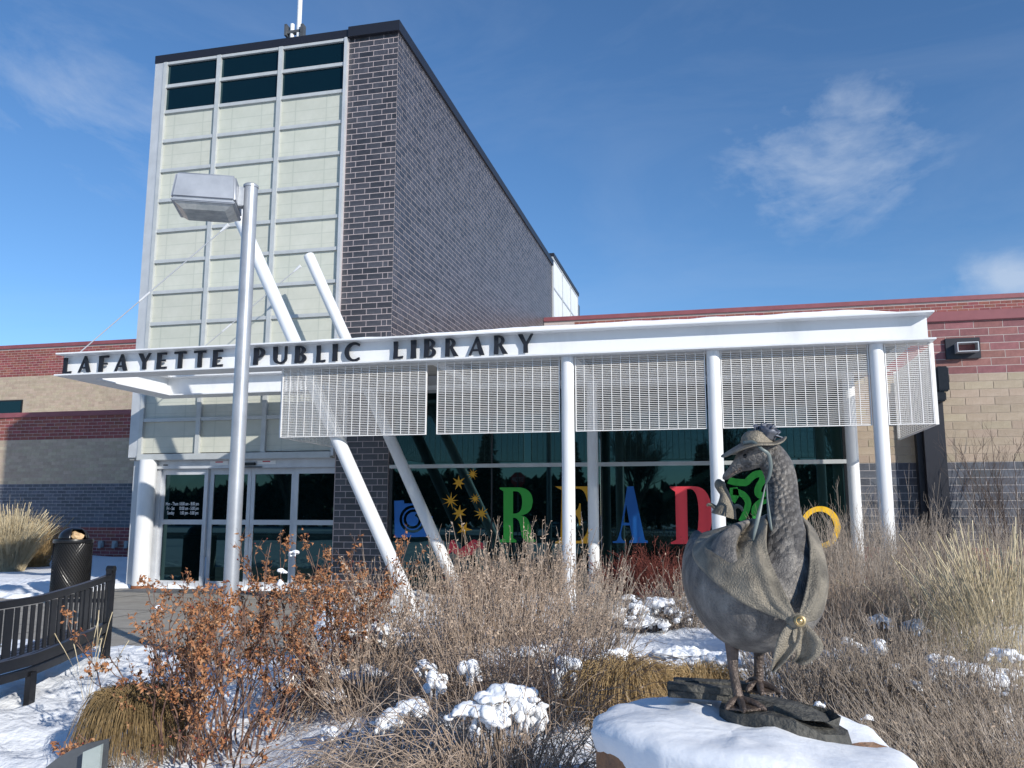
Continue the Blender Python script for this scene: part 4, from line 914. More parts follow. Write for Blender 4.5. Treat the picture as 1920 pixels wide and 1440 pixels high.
cr_ = B().lathe([(.070, -.012), (.068, .012), (.062, .030), (.048, .044), (.028, .052), (.002, .054)], 28); o = cr_.obj('hat_crown', 'bronze_shawl', goose, smooth=True, loc=hc, rot=(0, -.10, 0))
fc = gl(1457, 804, -.065)
for k in range(9):
    a = 2*pi*k/9*1.6; rr = .009+.0052*k; q = B(); V = []; F = []
    for i in range(7):
        for j in range(5):
            th = a+(i-3)*.30; h = j/4; R_ = rr+.012*h*h
            V.append((R_*cos(th), R_*sin(th), (.062-.003*k)*h-.01+.004*sin(i*1.7+k)*h))
    F = [(i*5+j, (i+1)*5+j, (i+1)*5+j+1, i*5+j+1) for i in range(6) for j in range(4)]
    o = q.add(V, F).obj('petal', 'flower_metal', goose, smooth=True, loc=fc+Vector((.0, 0, -.014)), rot=(.25, .35, 0)); md = o.modifiers.new('thick', 'SOLIDIFY'); md.thickness = .004
o = B().add([(0, -.02, 0), (.03, -.03, .006), (.055, -.01, -.002), (.03, .012, .004), (.0, .015, 0)], [(0, 1, 2, 3, 4)]).obj('leaf_petal', 'flower_metal', goose, loc=fc+Vector((.01, 0, -.018))); md = o.modifiers.new('thick', 'SOLIDIFY'); md.thickness = .004
def strip(pts, w, name, m, par, nrm=Vector((0, -1, 0)), thick=.004):
    P = cr_spline([[*p[0], p[1]] for p in pts], 6); V = []
    for i in range(len(P)):
        c_ = Vector(P[i, :3]); d = (Vector(P[min(i+1, len(P)-1), :3])-Vector(P[max(i-1, 0), :3])).normalized(); s_ = d.cross(nrm).normalized()
        V += [(c_+s_*P[i, 3]*w)[:], c_[:], (c_-s_*P[i, 3]*w)[:]]
    o = B().add(V, [(i*3+j, (i+1)*3+j, (i+1)*3+j+1, i*3+j+1) for i in range(len(P)-1) for j in range(2)]).obj(name, m, par, smooth=True)
    md = o.modifiers.new('thick', 'SOLIDIFY'); md.thickness = thick; md.offset = 0; return o
strip([(gl(1413, 818, -.112), 1.1), (gl(1432, 814, -.135), 1.), (gl(1448, 826, -.155), .9), (gl(1460, 838, -.145), 1.1), (gl(1463, 862, -.130), 1.15), (gl(1459, 884, -.118), 1.), (gl(1452, 900, -.10), .6)], .0068, 'ribbon', 'ribbon', goose)
strip([(gl(1452, 900, -.10), .3), (gl(1445, 925, -.13), .55), (gl(1436, 955, -.16), 1.15), (gl(1428, 985, -.165), .9), (gl(1424, 1003, -.16), .4)], .0075, 'ribbon_tail', 'ribbon', goose)
strip([(gl(1454, 898, -.10), .3), (gl(1454, 925, -.125), .5), (gl(1456, 955, -.135), .9), (gl(1459, 985, -.14), .8)], .0065, 'ribbon_tail', 'ribbon', goose, Vector((-.5, -1, 0)).normalized())
# shawl: sheet wrapped round the shoulders, gathered at the knot
knot = gl(1499, 1131, -.325)
def wrap(px, py, y, off):       # drop a picture point on to the body, lifted by off
    p = gl(px, py, y); h = body_bvh.find_nearest(p); n_ = h[1]
    return h[0]+n_*off
left_neck = [(1494, 1118, -.32), (1478, 1085, -.27), (1462, 1050, -.22), (1450, 1018, -.17), (1447, 985, -.10), (1455, 972, .0), (1490, 966, .07)]
left_mid = [(1488, 1126, -.32), (1455, 1100, -.30), (1425, 1065, -.26), (1408, 1030, -.20), (1402, 1000, -.10), (1410, 982, .05), (1440, 990, .20)]
left_hem = [(1478, 1134, -.32), (1440, 1122, -.31), (1398, 1102, -.28), (1355, 1072, -.21), (1318, 1050, -.06), (1320, 1012, .12), (1360, 995, .26)]
offs_n = [.012, .034, .036, .046, .05, .045, .04]; offs_m = [.010, .028, .046, .040, .030, .024, .02]; offs_h = [.008, .016, .022, .020, .02, .02, .018]
def sheet(neck, mid, hem, on, om, oh, name, neck_free=True, nu=8, ext=None):
    A = [wrap(*q, o_) for q, o_ in zip(neck, on)]; Bm = [wrap(*q, o_) for q, o_ in zip(mid, om)]; Cc = [wrap(*q, o_) for q, o_ in zip(hem, oh)]
    if ext:
        for lst, key in ((A, 'a'), (Bm, 'b'), (Cc, 'c')):
            for k, (px, py, y) in ext.get(key, {}).items(): lst[k] = gl(px, py, y)
    rows = [cr_spline([v[:] for v in L], nu) for L in (A, Bm, Cc)]; R_ = []
    m = len(rows[0]); K = 14
    for i in range(m):
        c = cr_spline([rows[0][i], rows[1][i], rows[2][i]], K//2); R_.append(c)
    R_ = np.array(R_); kk = R_.shape[1]; V = []
    for i in range(m):
        for j in range(kk):
            p = Vector(R_[i, j]); h = body_bvh.find_nearest(p); n_ = h[1]
            u = i/(m-1); v = j/(kk-1); fold = .009*sin(v*15+2.2*u*4)*sin(pi*min(u*1.3, 1))*sin(pi*v)
            d = (p-h[0]).dot(n_)
            if d < .010: p = h[0]+n_*.010
            V.append((p+n_*fold)[:])
    F = [(i*kk+j, (i+1)*kk+j, (i+1)*kk+j+1, i*kk+j+1) for i in range(m-1) for j in range(kk-1)]
    o = B().add(V, F).obj(name, 'bronze_shawl', goose, smooth=True)
    md = o.modifiers.new('thick', 'SOLIDIFY'); md.thickness = .011; md.offset = 0; md2 = o.modifiers.new('sub', 'SUBSURF'); md2.levels = md2.render_levels = 1
    return o
sheet(left_neck, left_mid, left_hem, offs_n, offs_m, offs_h, 'shawl', ext={'a': {0: (1497, 1122, -.335), 1: (1484, 1092, -.315), 2: (1464, 1052, -.275), 3: (1450, 1012, -.22), 4: (1452, 975, -.13), 5: (1458, 968, -.01)}, 'b': {0: (1494, 1128, -.335)}, 'c': {0: (1486, 1134, -.33)}})
rn = [(1503, 1120, -.32), (1514, 1088, -.27), (1522, 1050, -.2), (1524, 1015, -.12), (1520, 985, -.03), (1512, 970, .06)]
rm = [(1508, 1126, -.32), (1530, 1100, -.26), (1545, 1066, -.18), (1548, 1030, -.08), (1535, 1000, .04), (1510, 990, .15)]
rh = [(1510, 1134, -.31), (1532, 1132, -.24), (1550, 1108, -.12), (1556, 1085, .02), (1540, 1040, .15), (1505, 1010, .24)]
ex = {'a': {0: (1501, 1122, -.335), 1: (1513, 1088, -.30), 2: (1523, 1050, -.25), 3: (1527, 1012, -.17), 4: (1522, 985, -.06), 5: (1512, 972, .05)},
      'b': {0: (1504, 1128, -.335), 1: (1529, 1100, -.31), 2: (1546, 1064, -.24), 3: (1548, 1030, -.14), 4: (1536, 998, .0), 5: (1512, 985, .12)},
      'c': {0: (1508, 1134, -.33), 1: (1536, 1132, -.27), 2: (1552, 1108, -.18), 3: (1556, 1082, -.04), 4: (1546, 1040, .10), 5: (1510, 1005, .2)}}
sheet(rn, rm, rh, [.01]*6, [.02]*6, [.02]*6, 'shawl_fold', ext=ex)
# knot, tails and brooch
kb = bmesh.new(); bmesh.ops.create_icosphere(kb, subdivisions=3, radius=1)
for v in kb.verts: v.co = Vector((v.co.x*.040, v.co.y*.026, v.co.z*.030))*(1+.10*sin(v.co.x*9)*sin(v.co.z*7))
me = bpy.data.meshes.new('knot'); kb.to_mesh(me); kb.free(); me.polygons.foreach_set('use_smooth', np.ones(len(me.polygons), bool)); link('knot', me, 'bronze_shawl', goose, knot)
B().lathe([(.022, -.004), (.021, .003), (.015, .006), (.012, .004), (.006, .010), (.0005, .011)], 20).obj('brooch', 'brooch', goose, smooth=True, loc=knot+Vector((.008, -.028, .002)), rot=(pi/2-.15, 0, .15))
def tail(pts, widths, amp, ph):
    P = cr_spline([[*gl(*p), w] for p, w in zip(pts, widths)], 6); V = []; kk = 9
    for i in range(len(P)):
        for j in range(kk):
            s_ = (j/(kk-1)-.5)*2; V.append((P[i, 0]+s_*P[i, 3], P[i, 1]+amp*sin(s_*3.2+ph+i*.1)*min(1, i/8), P[i, 2]+.01*s_*s_))
    o = B().add(V, [(i*kk+j, (i+1)*kk+j, (i+1)*kk+j+1, i*kk+j+1) for i in range(len(P)-1) for j in range(kk-1)]).obj('shawl_tail', 'bronze_shawl', goose, smooth=True)
    md = o.modifiers.new('thick', 'SOLIDIFY'); md.thickness = .010; md.offset = 0; md2 = o.modifiers.new('sub', 'SUBSURF'); md2.levels = md2.render_levels = 1
tail([(1496, 1136, -.325), (1486, 1160, -.335), (1475, 1188, -.33), (1462, 1212, -.315), (1450, 1232, -.30)], [.018, .040, .038, .022, .006], .014, .3)
tail([(1503, 1137, -.32), (1511, 1160, -.33), (1517, 1180, -.325), (1514, 1200, -.31), (1500, 1214, -.30)], [.016, .045, .052, .040, .028], .020, 1.4)
# small long-necked figure with curled wing tips perched on the back
sf = [(1371, 978, .06, .055), (1374, 966, .06, .046), (1375, 950, .06, .030), (1374, 935, .06, .021), (1369, 925, .058, .021), (1366, 916, .055, .024), (1366, 909, .055, .017), (1367, 906, .055, .003)]
P = cr_spline([[*gl(a, c, y), r] for a, c, y, r in sf], 5)
B().tube(P[:, :3].tolist(), P[:, 3].tolist(), 16).obj('small_figure', 'bronze_shawl', goose, smooth=True)
for pts in ([(1360, 972), (1356, 962), (1350, 957), (1343, 955), (1340, 958)], [(1386, 972), (1390, 962), (1397, 958), (1404, 961), (1407, 968)]):
    B().tube(cr_spline([gl(*p, .055)[:] for p in pts], 4).tolist(), list(np.linspace(.013, .005, 17)), 8).obj('curled_tip', 'bronze_shawl', goose, smooth=True)
# statue's own cast base: broken slate-like slab with stacked boards
def slab(outline, z0, z1, m, name, par, seed):
    g_ = np.random.default_rng(seed); q = B(); nn_ = len(outline)
    V = [(x, y, z1+.012*g_.uniform(-1, 1)-.30*max(0, x-.12)) for x, y in outline]+[(x*1.04, y*1.04, z0) for x, y in outline]+[(np.mean([o_[0] for o_ in outline]), np.mean([o_[1] for o_ in outline]), z1+.006)]
    F = [(i, (i+1) % nn_, 2*nn_) for i in range(nn_)]+[(i, i+nn_, (i+1) % nn_+nn_, (i+1) % nn_) for i in range(nn_)]
    return q.add(V, F).obj(name, m, par)
ol = [(-.15, -.06), (-.08, -.16), (.04, -.22), (.14, -.25), (.24, -.24), (.32, -.16), (.34, -.05), (.28, .08), (.18, .16), (.08, .22), (-.06, .24), (-.14, .14)]
slab(ol, -.12, -.002, 'bronze_base', 'cast_base', goose, 3)
slab([(.06, -.14), (.16, -.22), (.25, -.215), (.30, -.12), (.27, .0), (.14, .06)], -.004, .018, 'bronze_base', 'slate_piece', goose, 4)
for k, (x, y, z, w, l, a) in enumerate(((-.20, .08, .012, .34, .085, .05), (-.235, .06, .040, .27, .055, -.03), (-.19, .14, .045, .32, .06, .12))):
    B().box(-w/2, w/2, -l/2, l/2, -.016, .014, .003).obj('board', 'bronze_base', goose, loc=(x, y, z), rot=(.04*k, .02, a))

# ---- boulder and its cap of snow
bo = empty('boulder', 'flat topped reddish sandstone boulder capped with thick snow under the statue', 'boulder', (gp[0], gp[1], gz1(gp[0], gp[1])), grot)
dz = gp[2]-bo.location.z
outl = [(-.62, -.24), (-.50, -.37), (-.34, -.50), (-.1, -.60), (.2, -.66), (.42, -.68), (.52, -.50), (.52, -.10), (.45, .24), (.2, .38), (-.2, .38), (-.48, .30), (-.61, .15), (-.645, -.05)]
nO = 96; t_ = np.linspace(0, len(outl), nO, endpoint=False); oo = np.array(outl+outl[:1]); OX = np.interp(t_, range(len(oo)), oo[:, 0]); OY = np.interp(t_, range(len(oo)), oo[:, 1])
V = []; prof = [(1.0, -.35), (1.02, dz*.3), (1.03, dz*.6), (1.015, dz-.17), (1.0, dz-.13), (.96, dz-.105), (.7, dz-.10), (.35, dz-.10), (.02, dz-.10)]
for s_, z in prof:
    k = .022*fbm(OX*3, OY*3+z*2.5, 21, 4)+.01*fbm(OX*11, OY*11+z*9, 22, 3)
    V += [((-.1+(x+.1)*(s_+d)), (-.28+(y+.28)*(s_+d)), z-.05*(x > .2)*(x-.2)*2*(z > .2)+d*.4) for x, y, d in zip(OX, OY, k)]
F = [(i*nO+j, i*nO+(j+1) % nO, (i+1)*nO+(j+1) % nO, (i+1)*nO+j) for i in range(len(prof)-1) for j in range(nO)]
o = B().add(V, F).obj('rock', 'sandstone', bo, smooth=True)
# snow cap: rounded lip hanging over the near edge
V = []; edge = 1.045+.022*fbm(OX*2.2, OY*2.2, 31, 4)
lipf = np.clip((-OY-.1)/.4, 0, 1); drop = .045+.03*lipf+.07*lipf*np.clip(.5+.9*fbm(OX*2.6+3, OY*2.6, 32, 3), 0, 1.3)
drop = np.where((OX > -.30) & (OX < .18) & (OY < -.45), drop*.6, drop)
for s_, zf in ((.0, 1), (.12, 1), (.25, 1), (.38, 1), (.5, 1), (.62, 1), (.73, .99), (.82, .96), (.90, .88), (.96, .70), (1., .42), (1.015, .1), (1.0, -.35), (.985, -.75), (.965, -1.0), (.93, -.8)):
    for j in range(nO):
        x = -.1+(OX[j]+.1)*s_*edge[j]; y = -.28+(OY[j]+.28)*s_*edge[j]
        zt = dz-.045-.10*np.clip(x-.05, 0, 1)-.015*np.clip(-y-.3, 0, 1)
        bumps = .018*fbm(np.array([x*1.7]), np.array([y*1.7]), 33, 3)[0]+.006*fbm(np.array([x*6]), np.array([y*6]), 34, 3)[0]
        foot = .03*np.exp(-(((x-.10)/.30)**2+((y-.02)/.18)**2))+.04*np.exp(-(((x-.38)/.2)**2+((y-.05)/.22)**2))
        hill = .045*np.exp(-(((x+.22)/.10)**2+((y+.02)/.2)**2))
        if zf > 0: z = zt+bumps*min(1, zf)-foot+hill-(1-zf)*.055
        else: z = zt-.055+zf*drop[j]
        V.append((x, y, z))
ns = 16; F = [(i*nO+j, i*nO+(j+1) % nO, (i+1)*nO+(j+1) % nO, (i+1)*nO+j) for i in range(ns-1) for j in range(nO)]
B().add(V, F).obj('snow_cap', 'snow_crust', bo, smooth=True)
# ================================================================ VEGETATION
def stems(g, n, base, rad, h, hsd, lean, curve=.15, droop=0., wob=.02, nseg=6, az=None, bias=(0, 0)):
    """n curved stems springing from a disc; returns (n, nseg+1, 3)"""
    r = rad*np.sqrt(g.random(n)); a = g.uniform(0, 2*pi, n) if az is None else g.uniform(az[0], az[1], n)
    bx, by = r*np.cos(a), r*np.sin(a)
    H = np.maximum(.12*h, g.normal(h, hsd, n)); tilt = lean*(r/max(rad, 1e-6))*g.uniform(.4, 1.15, n)+g.normal(0, .07, n)
    a2 = a+g.normal(0, .45, n); dx, dy = np.sin(tilt)*np.cos(a2)+bias[0], np.sin(tilt)*np.sin(a2)+bias[1]; dzz = np.cos(tilt)
    t = np.linspace(0, 1, nseg+1)[None, :]; cv = g.normal(curve, abs(curve)*.5+.02, n)[:, None]
    P = np.zeros((n, nseg+1, 3)); hh = H[:, None]
    P[..., 0] = base[0]+bx[:, None]+hh*dx[:, None]*(t+cv*t*t); P[..., 1] = base[1]+by[:, None]+hh*dy[:, None]*(t+cv*t*t)
    P[..., 2] = base[2]+hh*(dzz[:, None]*t-droop*t*t*t*(1+.4*np.sin(tilt)[:, None]))
    w = g.normal(0, wob, (n, nseg+1, 3)); w[:, 0] = 0; P += np.cumsum(w, 1)*.6
    return P
def along(P, idx, t):
    n, k, _ = P.shape; f = t*(k-1); i = np.clip(f.astype(int), 0, k-2); u = (f-i)[:, None]
    a, b_ = P[idx, i], P[idx, i+1]; d = b_-a; d /= np.linalg.norm(d, axis=1)[:, None]+1e-9
    return a*(1-u)+b_*u, d
def rand_unit(g, n): v = g.normal(size=(n, 3)); return v/np.linalg.norm(v, axis=1)[:, None]
def twigs(g, P, n, tmin, tmax, ln, ang=.7, nseg=3, up=.25, wob=.012):
    idx = g.integers(0, len(P), n); t = g.uniform(tmin, tmax, n); p, d = along(P, idx, t)
    s = rand_unit(g, n); s -= d*(s*d).sum(1)[:, None]; s /= np.linalg.norm(s, axis=1)[:, None]+1e-9
    dr = d*cos(ang)+s*sin(ang); dr[:, 2] += up; dr /= np.linalg.norm(dr, axis=1)[:, None]
    L = g.uniform(.4, 1., n)*ln; tt = np.linspace(0, 1, nseg+1)[None, :, None]
    Q = p[:, None]+dr[:, None]*L[:, None, None]*tt; w = g.normal(0, wob, (n, nseg+1, 3)); w[:, 0] = 0
    return Q+np.cumsum(w, 1)*.6
def tubes_mesh(sets, name):
    """sets of (P, r0, r1, sides)"""
    Vs, Fs, off = [], [], 0
    for P, r0, r1, sd in sets:
        n, k, _ = P.shape; T = np.gradient(P, axis=1); T /= np.linalg.norm(T, axis=2)[..., None]+1e-9
        ref = np.array([.37, .21, .9]); S_ = np.cross(T, ref); S_ /= np.linalg.norm(S_, axis=2)[..., None]+1e-9; U = np.cross(T, S_)
        r = np.linspace(r0, r1, k)[None, :, None]; ring = [P+S_*(r*cos(2*pi*j/sd))+U*(r*sin(2*pi*j/sd)) for j in range(sd)]
        V = np.stack(ring, 2).reshape(-1, 3); b0 = (np.arange(n)*k*sd)[:, None, None]; i = np.arange(k-1)[None, :, None]; j = np.arange(sd)[None, None, :]; jn = (j+1) % sd
        F = np.stack([b0+i*sd+j, b0+i*sd+jn, b0+(i+1)*sd+jn, b0+(i+1)*sd+j], -1).reshape(-1, 4)+off
        Vs.append(V); Fs.append(F); off += len(V)
    return mesh_np(name, np.concatenate(Vs), [np.concatenate(Fs)], True)
def leaves_mesh(g, p, d, ln, wd, name, spread=.8, fold=.35, hang=0.):
    """folded leaf blades at points p, roughly along d"""
    n = len(p); v = d+rand_unit(g, n)*spread; v[:, 2] -= hang; v /= np.linalg.norm(v, axis=1)[:, None]; s = np.cross(v, rand_unit(g, n)); s /= np.linalg.norm(s, axis=1)[:, None]+1e-9; u = np.cross(v, s)
    L = (g.uniform(.55, 1.2, n)*ln)[:, None]; W = (g.uniform(.6, 1.2, n)*wd)[:, None]; fo = (g.uniform(.2, 1, n)*fold)[:, None]*W
    V = np.stack([p, p+v*L*.45+s*W*.5+u*fo, p+v*L*.5, p+v*L*.45-s*W*.5+u*fo, p+v*L-u*fo*.6], 1).reshape(-1, 3); o = np.arange(n)[:, None]*5
    F = np.concatenate([o+np.array([0, 1, 2]), o+np.array([0, 2, 3]), o+np.array([1, 4, 2]), o+np.array([2, 4, 3])])
    return mesh_np(name, V, [F], True)
def pick(g, P, n, tmin, tmax=1.): idx = g.integers(0, len(P), n); return along(P, idx, g.uniform(tmin, tmax, n))
def base_at(px, D): p = atD(px, 1200, D); return np.array([p[0], p[1], gz1(p[0], p[1])-.03])
def plant(name, label, cat, base, group=None): return empty(name, label, cat, tuple(base), 0., group)
def sub(me, name, m, root): o = link(name, me, m, None); return under(o, root)

# ---- rose bushes with withered orange leaves
def rose(px, D, h, rad, seed, label, nst=34, tall=0, lean=.55, leafn=900):
    leafn = int(leafn*1.15); nst = int(nst*.86)
    g = np.random.default_rng(seed); bs = base_at(px, D); root = plant('rose_bush', label, 'shrub', bs, 'withered rose bushes by the bench')
    P = stems(g, nst, bs, rad*.45, h*.75, h*.16, lean, .25, 0, .03, 7)
    if tall: P = np.concatenate([P, stems(g, tall, bs+np.array([.02, 0, 0]), .10, h*1.25, .06, .12, .1, 0, .035, 7)])
    T1 = twigs(g, P, nst*5, .45, 1., h*.27, .62, 4, .3, .02); T2 = twigs(g, T1, nst*9, .3, 1., h*.13, .7, 2, .2, .01)
    sub(tubes_mesh([(P, .0070, .0028, 5), (T1, .0028, .0013, 4), (T2, .0015, .0010, 3)], 'stems'), 'stems', 'rose_stem', root)
    p, d = pick(g, T1, leafn, .3); p2, d2 = pick(g, T2, leafn, .2)
    # leaves come in clusters
    cl = g.random(len(p)) < .88; cp_, cd_ = pick(g, T1, max(18, leafn//16), .6); ix = g.integers(0, len(cp_), cl.sum()); p[cl] = cp_[ix]+g.normal(0, .024, (cl.sum(), 3))*g.uniform(.3, 1.2, (cl.sum(), 1)); d[cl] = cd_[ix]
    sub(leaves_mesh(g, np.concatenate([p, p2[:leafn//2]]), np.concatenate([d, d2[:leafn//2]]), .036, .019, 'leaves', 1., .9, .45), 'leaves', 'rose_leaf', root)
    e = T2[:, -1]; e = e[g.random(len(e)) < .28]
    ic = np.array([(0, 0, 1), (.9, 0, .2), (.28, .85, .2), (-.73, .53, .2), (-.73, -.53, .2), (.28, -.85, .2), (0, 0, -.9)]); f = np.array([(0, 1, 2), (0, 2, 3), (0, 3, 4), (0, 4, 5), (0, 5, 1), (6, 2, 1), (6, 3, 2), (6, 4, 3), (6, 5, 4), (6, 1, 5)])
    Vh = (e[:, None]+ic[None]*g.uniform(.0045, .0085, (len(e), 1, 1))).reshape(-1, 3); Fh = (f[None]+(np.arange(len(e))*7)[:, None, None]).reshape(-1, 3)
    sub(mesh_np('hips', Vh, [Fh], True), 'hips', 'rose_hip', root)['kind'] = 'stuff'
rose(345, 5.5, 1.0, .62, 41, 'withered rose bush with orange leaves beside the end of the bench', 34, 0, .52, 1150)
rose(452, 5.6, 1.10, .55, 42, 'tallest withered rose bush, one long cane rising before the lamp post', 36, 1, .55, 950)
rose(572, 6.2, 1.16, .50, 43, 'bushy withered rose with snow lumps among its orange leaves', 36, 0, .50, 1250)
rose(648, 7.0, 1.12, .45, 44, 'withered rose bush with hips next to the leaning struts', 26, 0, .5, 900)
rose(250, 5.0, .36, .45, 45, 'low trailing rose canes with red hips before the round grass tuft', 9, 0, 1.0, 110)
rose(395, 5.0, .55, .35, 46, 'small leafless rose with pruned woody base low in the snow', 12, 0, .8, 200)

# ---- upright dry shrubs with seed heads
def seed_shrub(px, D, h, rad, n, seed, label, tw='twig_tan', lean=.5, leafn=900, tall=.4, group='dry seed-head shrubs in the bed', lsize=.030, r0=.0038):
    g = np.random.default_rng(seed); bs = base_at(px, D); root = plant('dry_shrub', label, 'shrub', bs, group)
    P = stems(g, n, bs, rad*.42, h*.82, h*.24, lean, .12, 0, .024, 7)
    T1 = twigs(g, P, int(n*2.2), .25, .9, h*.30, .40, 3, .45, .012)
    sub(tubes_mesh([(P, r0, .0014, 4), (T1, .0018, .0010, 3)], 'stems'), 'stems', tw, root)
    p, d = pick(g, P, leafn, .72); p2, d2 = pick(g, T1, leafn//2, .4); q, dq = pick(g, P, leafn//4, .2)
    sub(leaves_mesh(g, np.concatenate([p, p2, q]), np.concatenate([d, d2, dq]), lsize, lsize*.42, 'seed_leaves', .55, .5, .55), 'seed_leaves', 'seed_leaf', root)
    return root
seed_shrub(930, 6.0, 1.02, .70, 130, 51, 'tan dry shrub with feathery seed heads standing before the leaning struts', lean=.62, leafn=1100)
seed_shrub(800, 6.6, .95, .60, 95, 52, 'tan seed-head shrub left of the tall central clump', lean=.5, leafn=800)
seed_shrub(1030, 6.7, .90, .60, 95, 53, 'tan seed-head shrub at the foot of the white column right of the struts', lean=.55, leafn=700)
seed_shrub(880, 8.0, .88, .7, 210, 54, 'dense tan shrub close against the two leaning struts', lean=.35, leafn=1300)
seed_shrub(985, 8.2, .86, .7, 210, 55, 'dense tan shrub between the leaning struts and first white column', lean=.35, leafn=1300)
seed_shrub(1100, 8.6, .82, .5, 150, 56, 'thin tan shrub round the pair of white columns', 'twig_grey', lean=.4, leafn=600)
seed_shrub(720, 7.6, .80, .55, 150, 57, 'pale tan shrub between the roses and the struts', lean=.5, leafn=900)
seed_shrub(690, 5.9, .58, .5, 120, 58, 'arching pale tan shrub beside the rose bushes', lean=.9, leafn=600)

seed_shrub(1130, 7.4, .70, .5, 110, 59, 'thin brown shrub between the white columns and the boulder', 'twig_grey', lean=.6, leafn=300)
seed_shrub(1290, 9.0, .62, .5, 120, 71, 'thin brown shrub in front of the dark red bush', 'twig_grey', lean=.6, leafn=260)
# ---- tangled, drooping dead perennials
def tangle(px, D, h, rad, n, seed, label, m='twig_tan', droop=.9, leafn=300, group='tangled dead perennials in the snow', lean=1.1):
    g = np.random.default_rng(seed); bs = base_at(px, D); root = plant('dead_perennial', label, 'plant', bs, group)
    P = stems(g, n, bs, rad*.5, h*1.5, h*.35, lean, .25, droop, .022, 8); P[..., 2] = np.maximum(P[..., 2], bs[2]+.02)
    T1 = twigs(g, P, n*2, .3, 1., h*.5, .8, 3, -.1, .02)
    sub(tubes_mesh([(P, .0028, .0013, 4), (T1, .0015, .0009, 3)], 'stems'), 'stems', m, root)
    p, d = pick(g, P, leafn, .4); p2, d2 = pick(g, T1, leafn, .3)
    sub(leaves_mesh(g, np.concatenate([p, p2]), np.concatenate([d, d2]), .032, .012, 'dead_leaves', .9, .5, .8), 'dead_leaves', 'seed_leaf', root)
tangle(945, 4.15, .95, .36, 520, 61, 'drooping dead perennial crowned by the largest snow lump', leafn=300, droop=.85, lean=.85)
tangle(750, 4.95, .50, .5, 230, 62, 'matted dead stems left of the snow-crowned perennial', leafn=380)
tangle(660, 6.4, .42, .6, 220, 63, 'matted dead stems behind the low rose canes', leafn=420)
tangle(840, 6.2, .42, .5, 260, 64, 'matted dead stems under the tall central shrub', leafn=300)
tangle(1065, 5.6, .5, .45, 260, 65, 'dark fine twigs hugging the left side of the boulder', 'twig_dark', .35, 60, lean=.9)
tangle(690, 4.75, .22, .5, 90, 66, 'sparse dead stems lying on the snow before the shrubs', leafn=170)
tangle(860, 4.6, .28, .5, 240, 70, 'dead stems on the snow in front of the drooping perennial', leafn=200)
tangle(1215, 9.2, .36, .7, 330, 67, 'low dark twiggy shrub dusted with snow behind the boulder', 'twig_dark', .3, 150)
tangle(740, 7.2, .45, .6, 300, 68, 'matted dead stems at the foot of the leaning struts', leafn=500)

# ---- fine grey-brown shrubs on the right
def twiggy(px, D, h, rad, n, seed, label, m='twig_grey', lean=.45, leafn=260, bias=(0, 0)):
    g = np.random.default_rng(seed); bs = base_at(px, D); root = plant('twiggy_shrub', label, 'shrub', bs, 'bare twiggy shrubs right of the statue')
    n = int(n*1.25); h *= 1.07
    P = stems(g, n, bs, rad*.7, h*.8, h*.22, lean, .1, 0, .022, 6, None, bias)
    T1 = twigs(g, P, n*4, .2, .95, h*.26, .5, 3, .35, .012); T2 = twigs(g, T1, n*4, .3, 1., h*.11, .7, 2, .2, .008)
    sub(tubes_mesh([(P, .0035, .0013, 4), (T1, .0017, .0010, 3), (T2, .0011, .0008, 3)], 'twigs'), 'twigs', m, root)
    p, d = pick(g, T1, leafn, .3)
    sub(leaves_mesh(g, p, d, .022, .010, 'dry_leaves', .9, .5, .4), 'dry_leaves', 'seed_leaf', root)
lb = 'bare twiggy shrub '
for k, (px, D, h, r_, n, txt, bi) in enumerate((
    (1560, 9.3, 1.08, .75, 230, 'reaching up before the yellow ring on the glass', (0, 0)), (1660, 9.6, 1.15, .75, 240, 'round the foot of the two end columns', (0, 0)), (1760, 9.8, 1.1, .8, 230, 'before the black steel pilaster', (0, 0)), (1880, 9.8, 1.1, .8, 220, 'against the dark brick right of the pilaster', (0, 0)),
    (1545, 7.2, .80, .6, 230, 'just behind the shawl of the statue', (0, 0)), (1650, 7.2, .85, .6, 230, 'between the statue and the end columns', (0, 0)), (1760, 7.4, .75, .6, 210, 'next to the pale reed grass', (0, 0)),
    (1500, 5.6, .50, .45, 190, 'low behind the legs of the statue', (0, 0)), (1610, 5.5, .62, .5, 210, 'with snow caught in it behind the statue base', (-.1, 0)), (1720, 5.3, .60, .5, 210, 'below the reed grass, flecked with snow', (-.15, 0)), (1840, 5.3, .55, .55, 210, 'under the thick pillow of snow', (-.2, 0)),
    (1690, 4.3, .46, .42, 230, 'leaning towards the boulder from the bed', (-.45, -.1)), (1800, 4.2, .50, .45, 240, 'leaning to the boulder, farther along the bed', (-.5, -.1)), (1905, 4.3, .50, .45, 220, 'leaning over the far corner of the bed', (-.5, 0)), (1750, 3.75, .34, .34, 200, 'lowest and leaning, at the tip of the boulder', (-.55, -.1)), (1880, 3.7, .40, .36, 200, 'low and leaning beside the bed edge', (-.55, 0)))):
    twiggy(px, D, h, r_, n, 80+k, lb+txt, 'twig_grey' if k != 4 else 'twig_tan', .45 if D > 5 else .55, 280, bi)
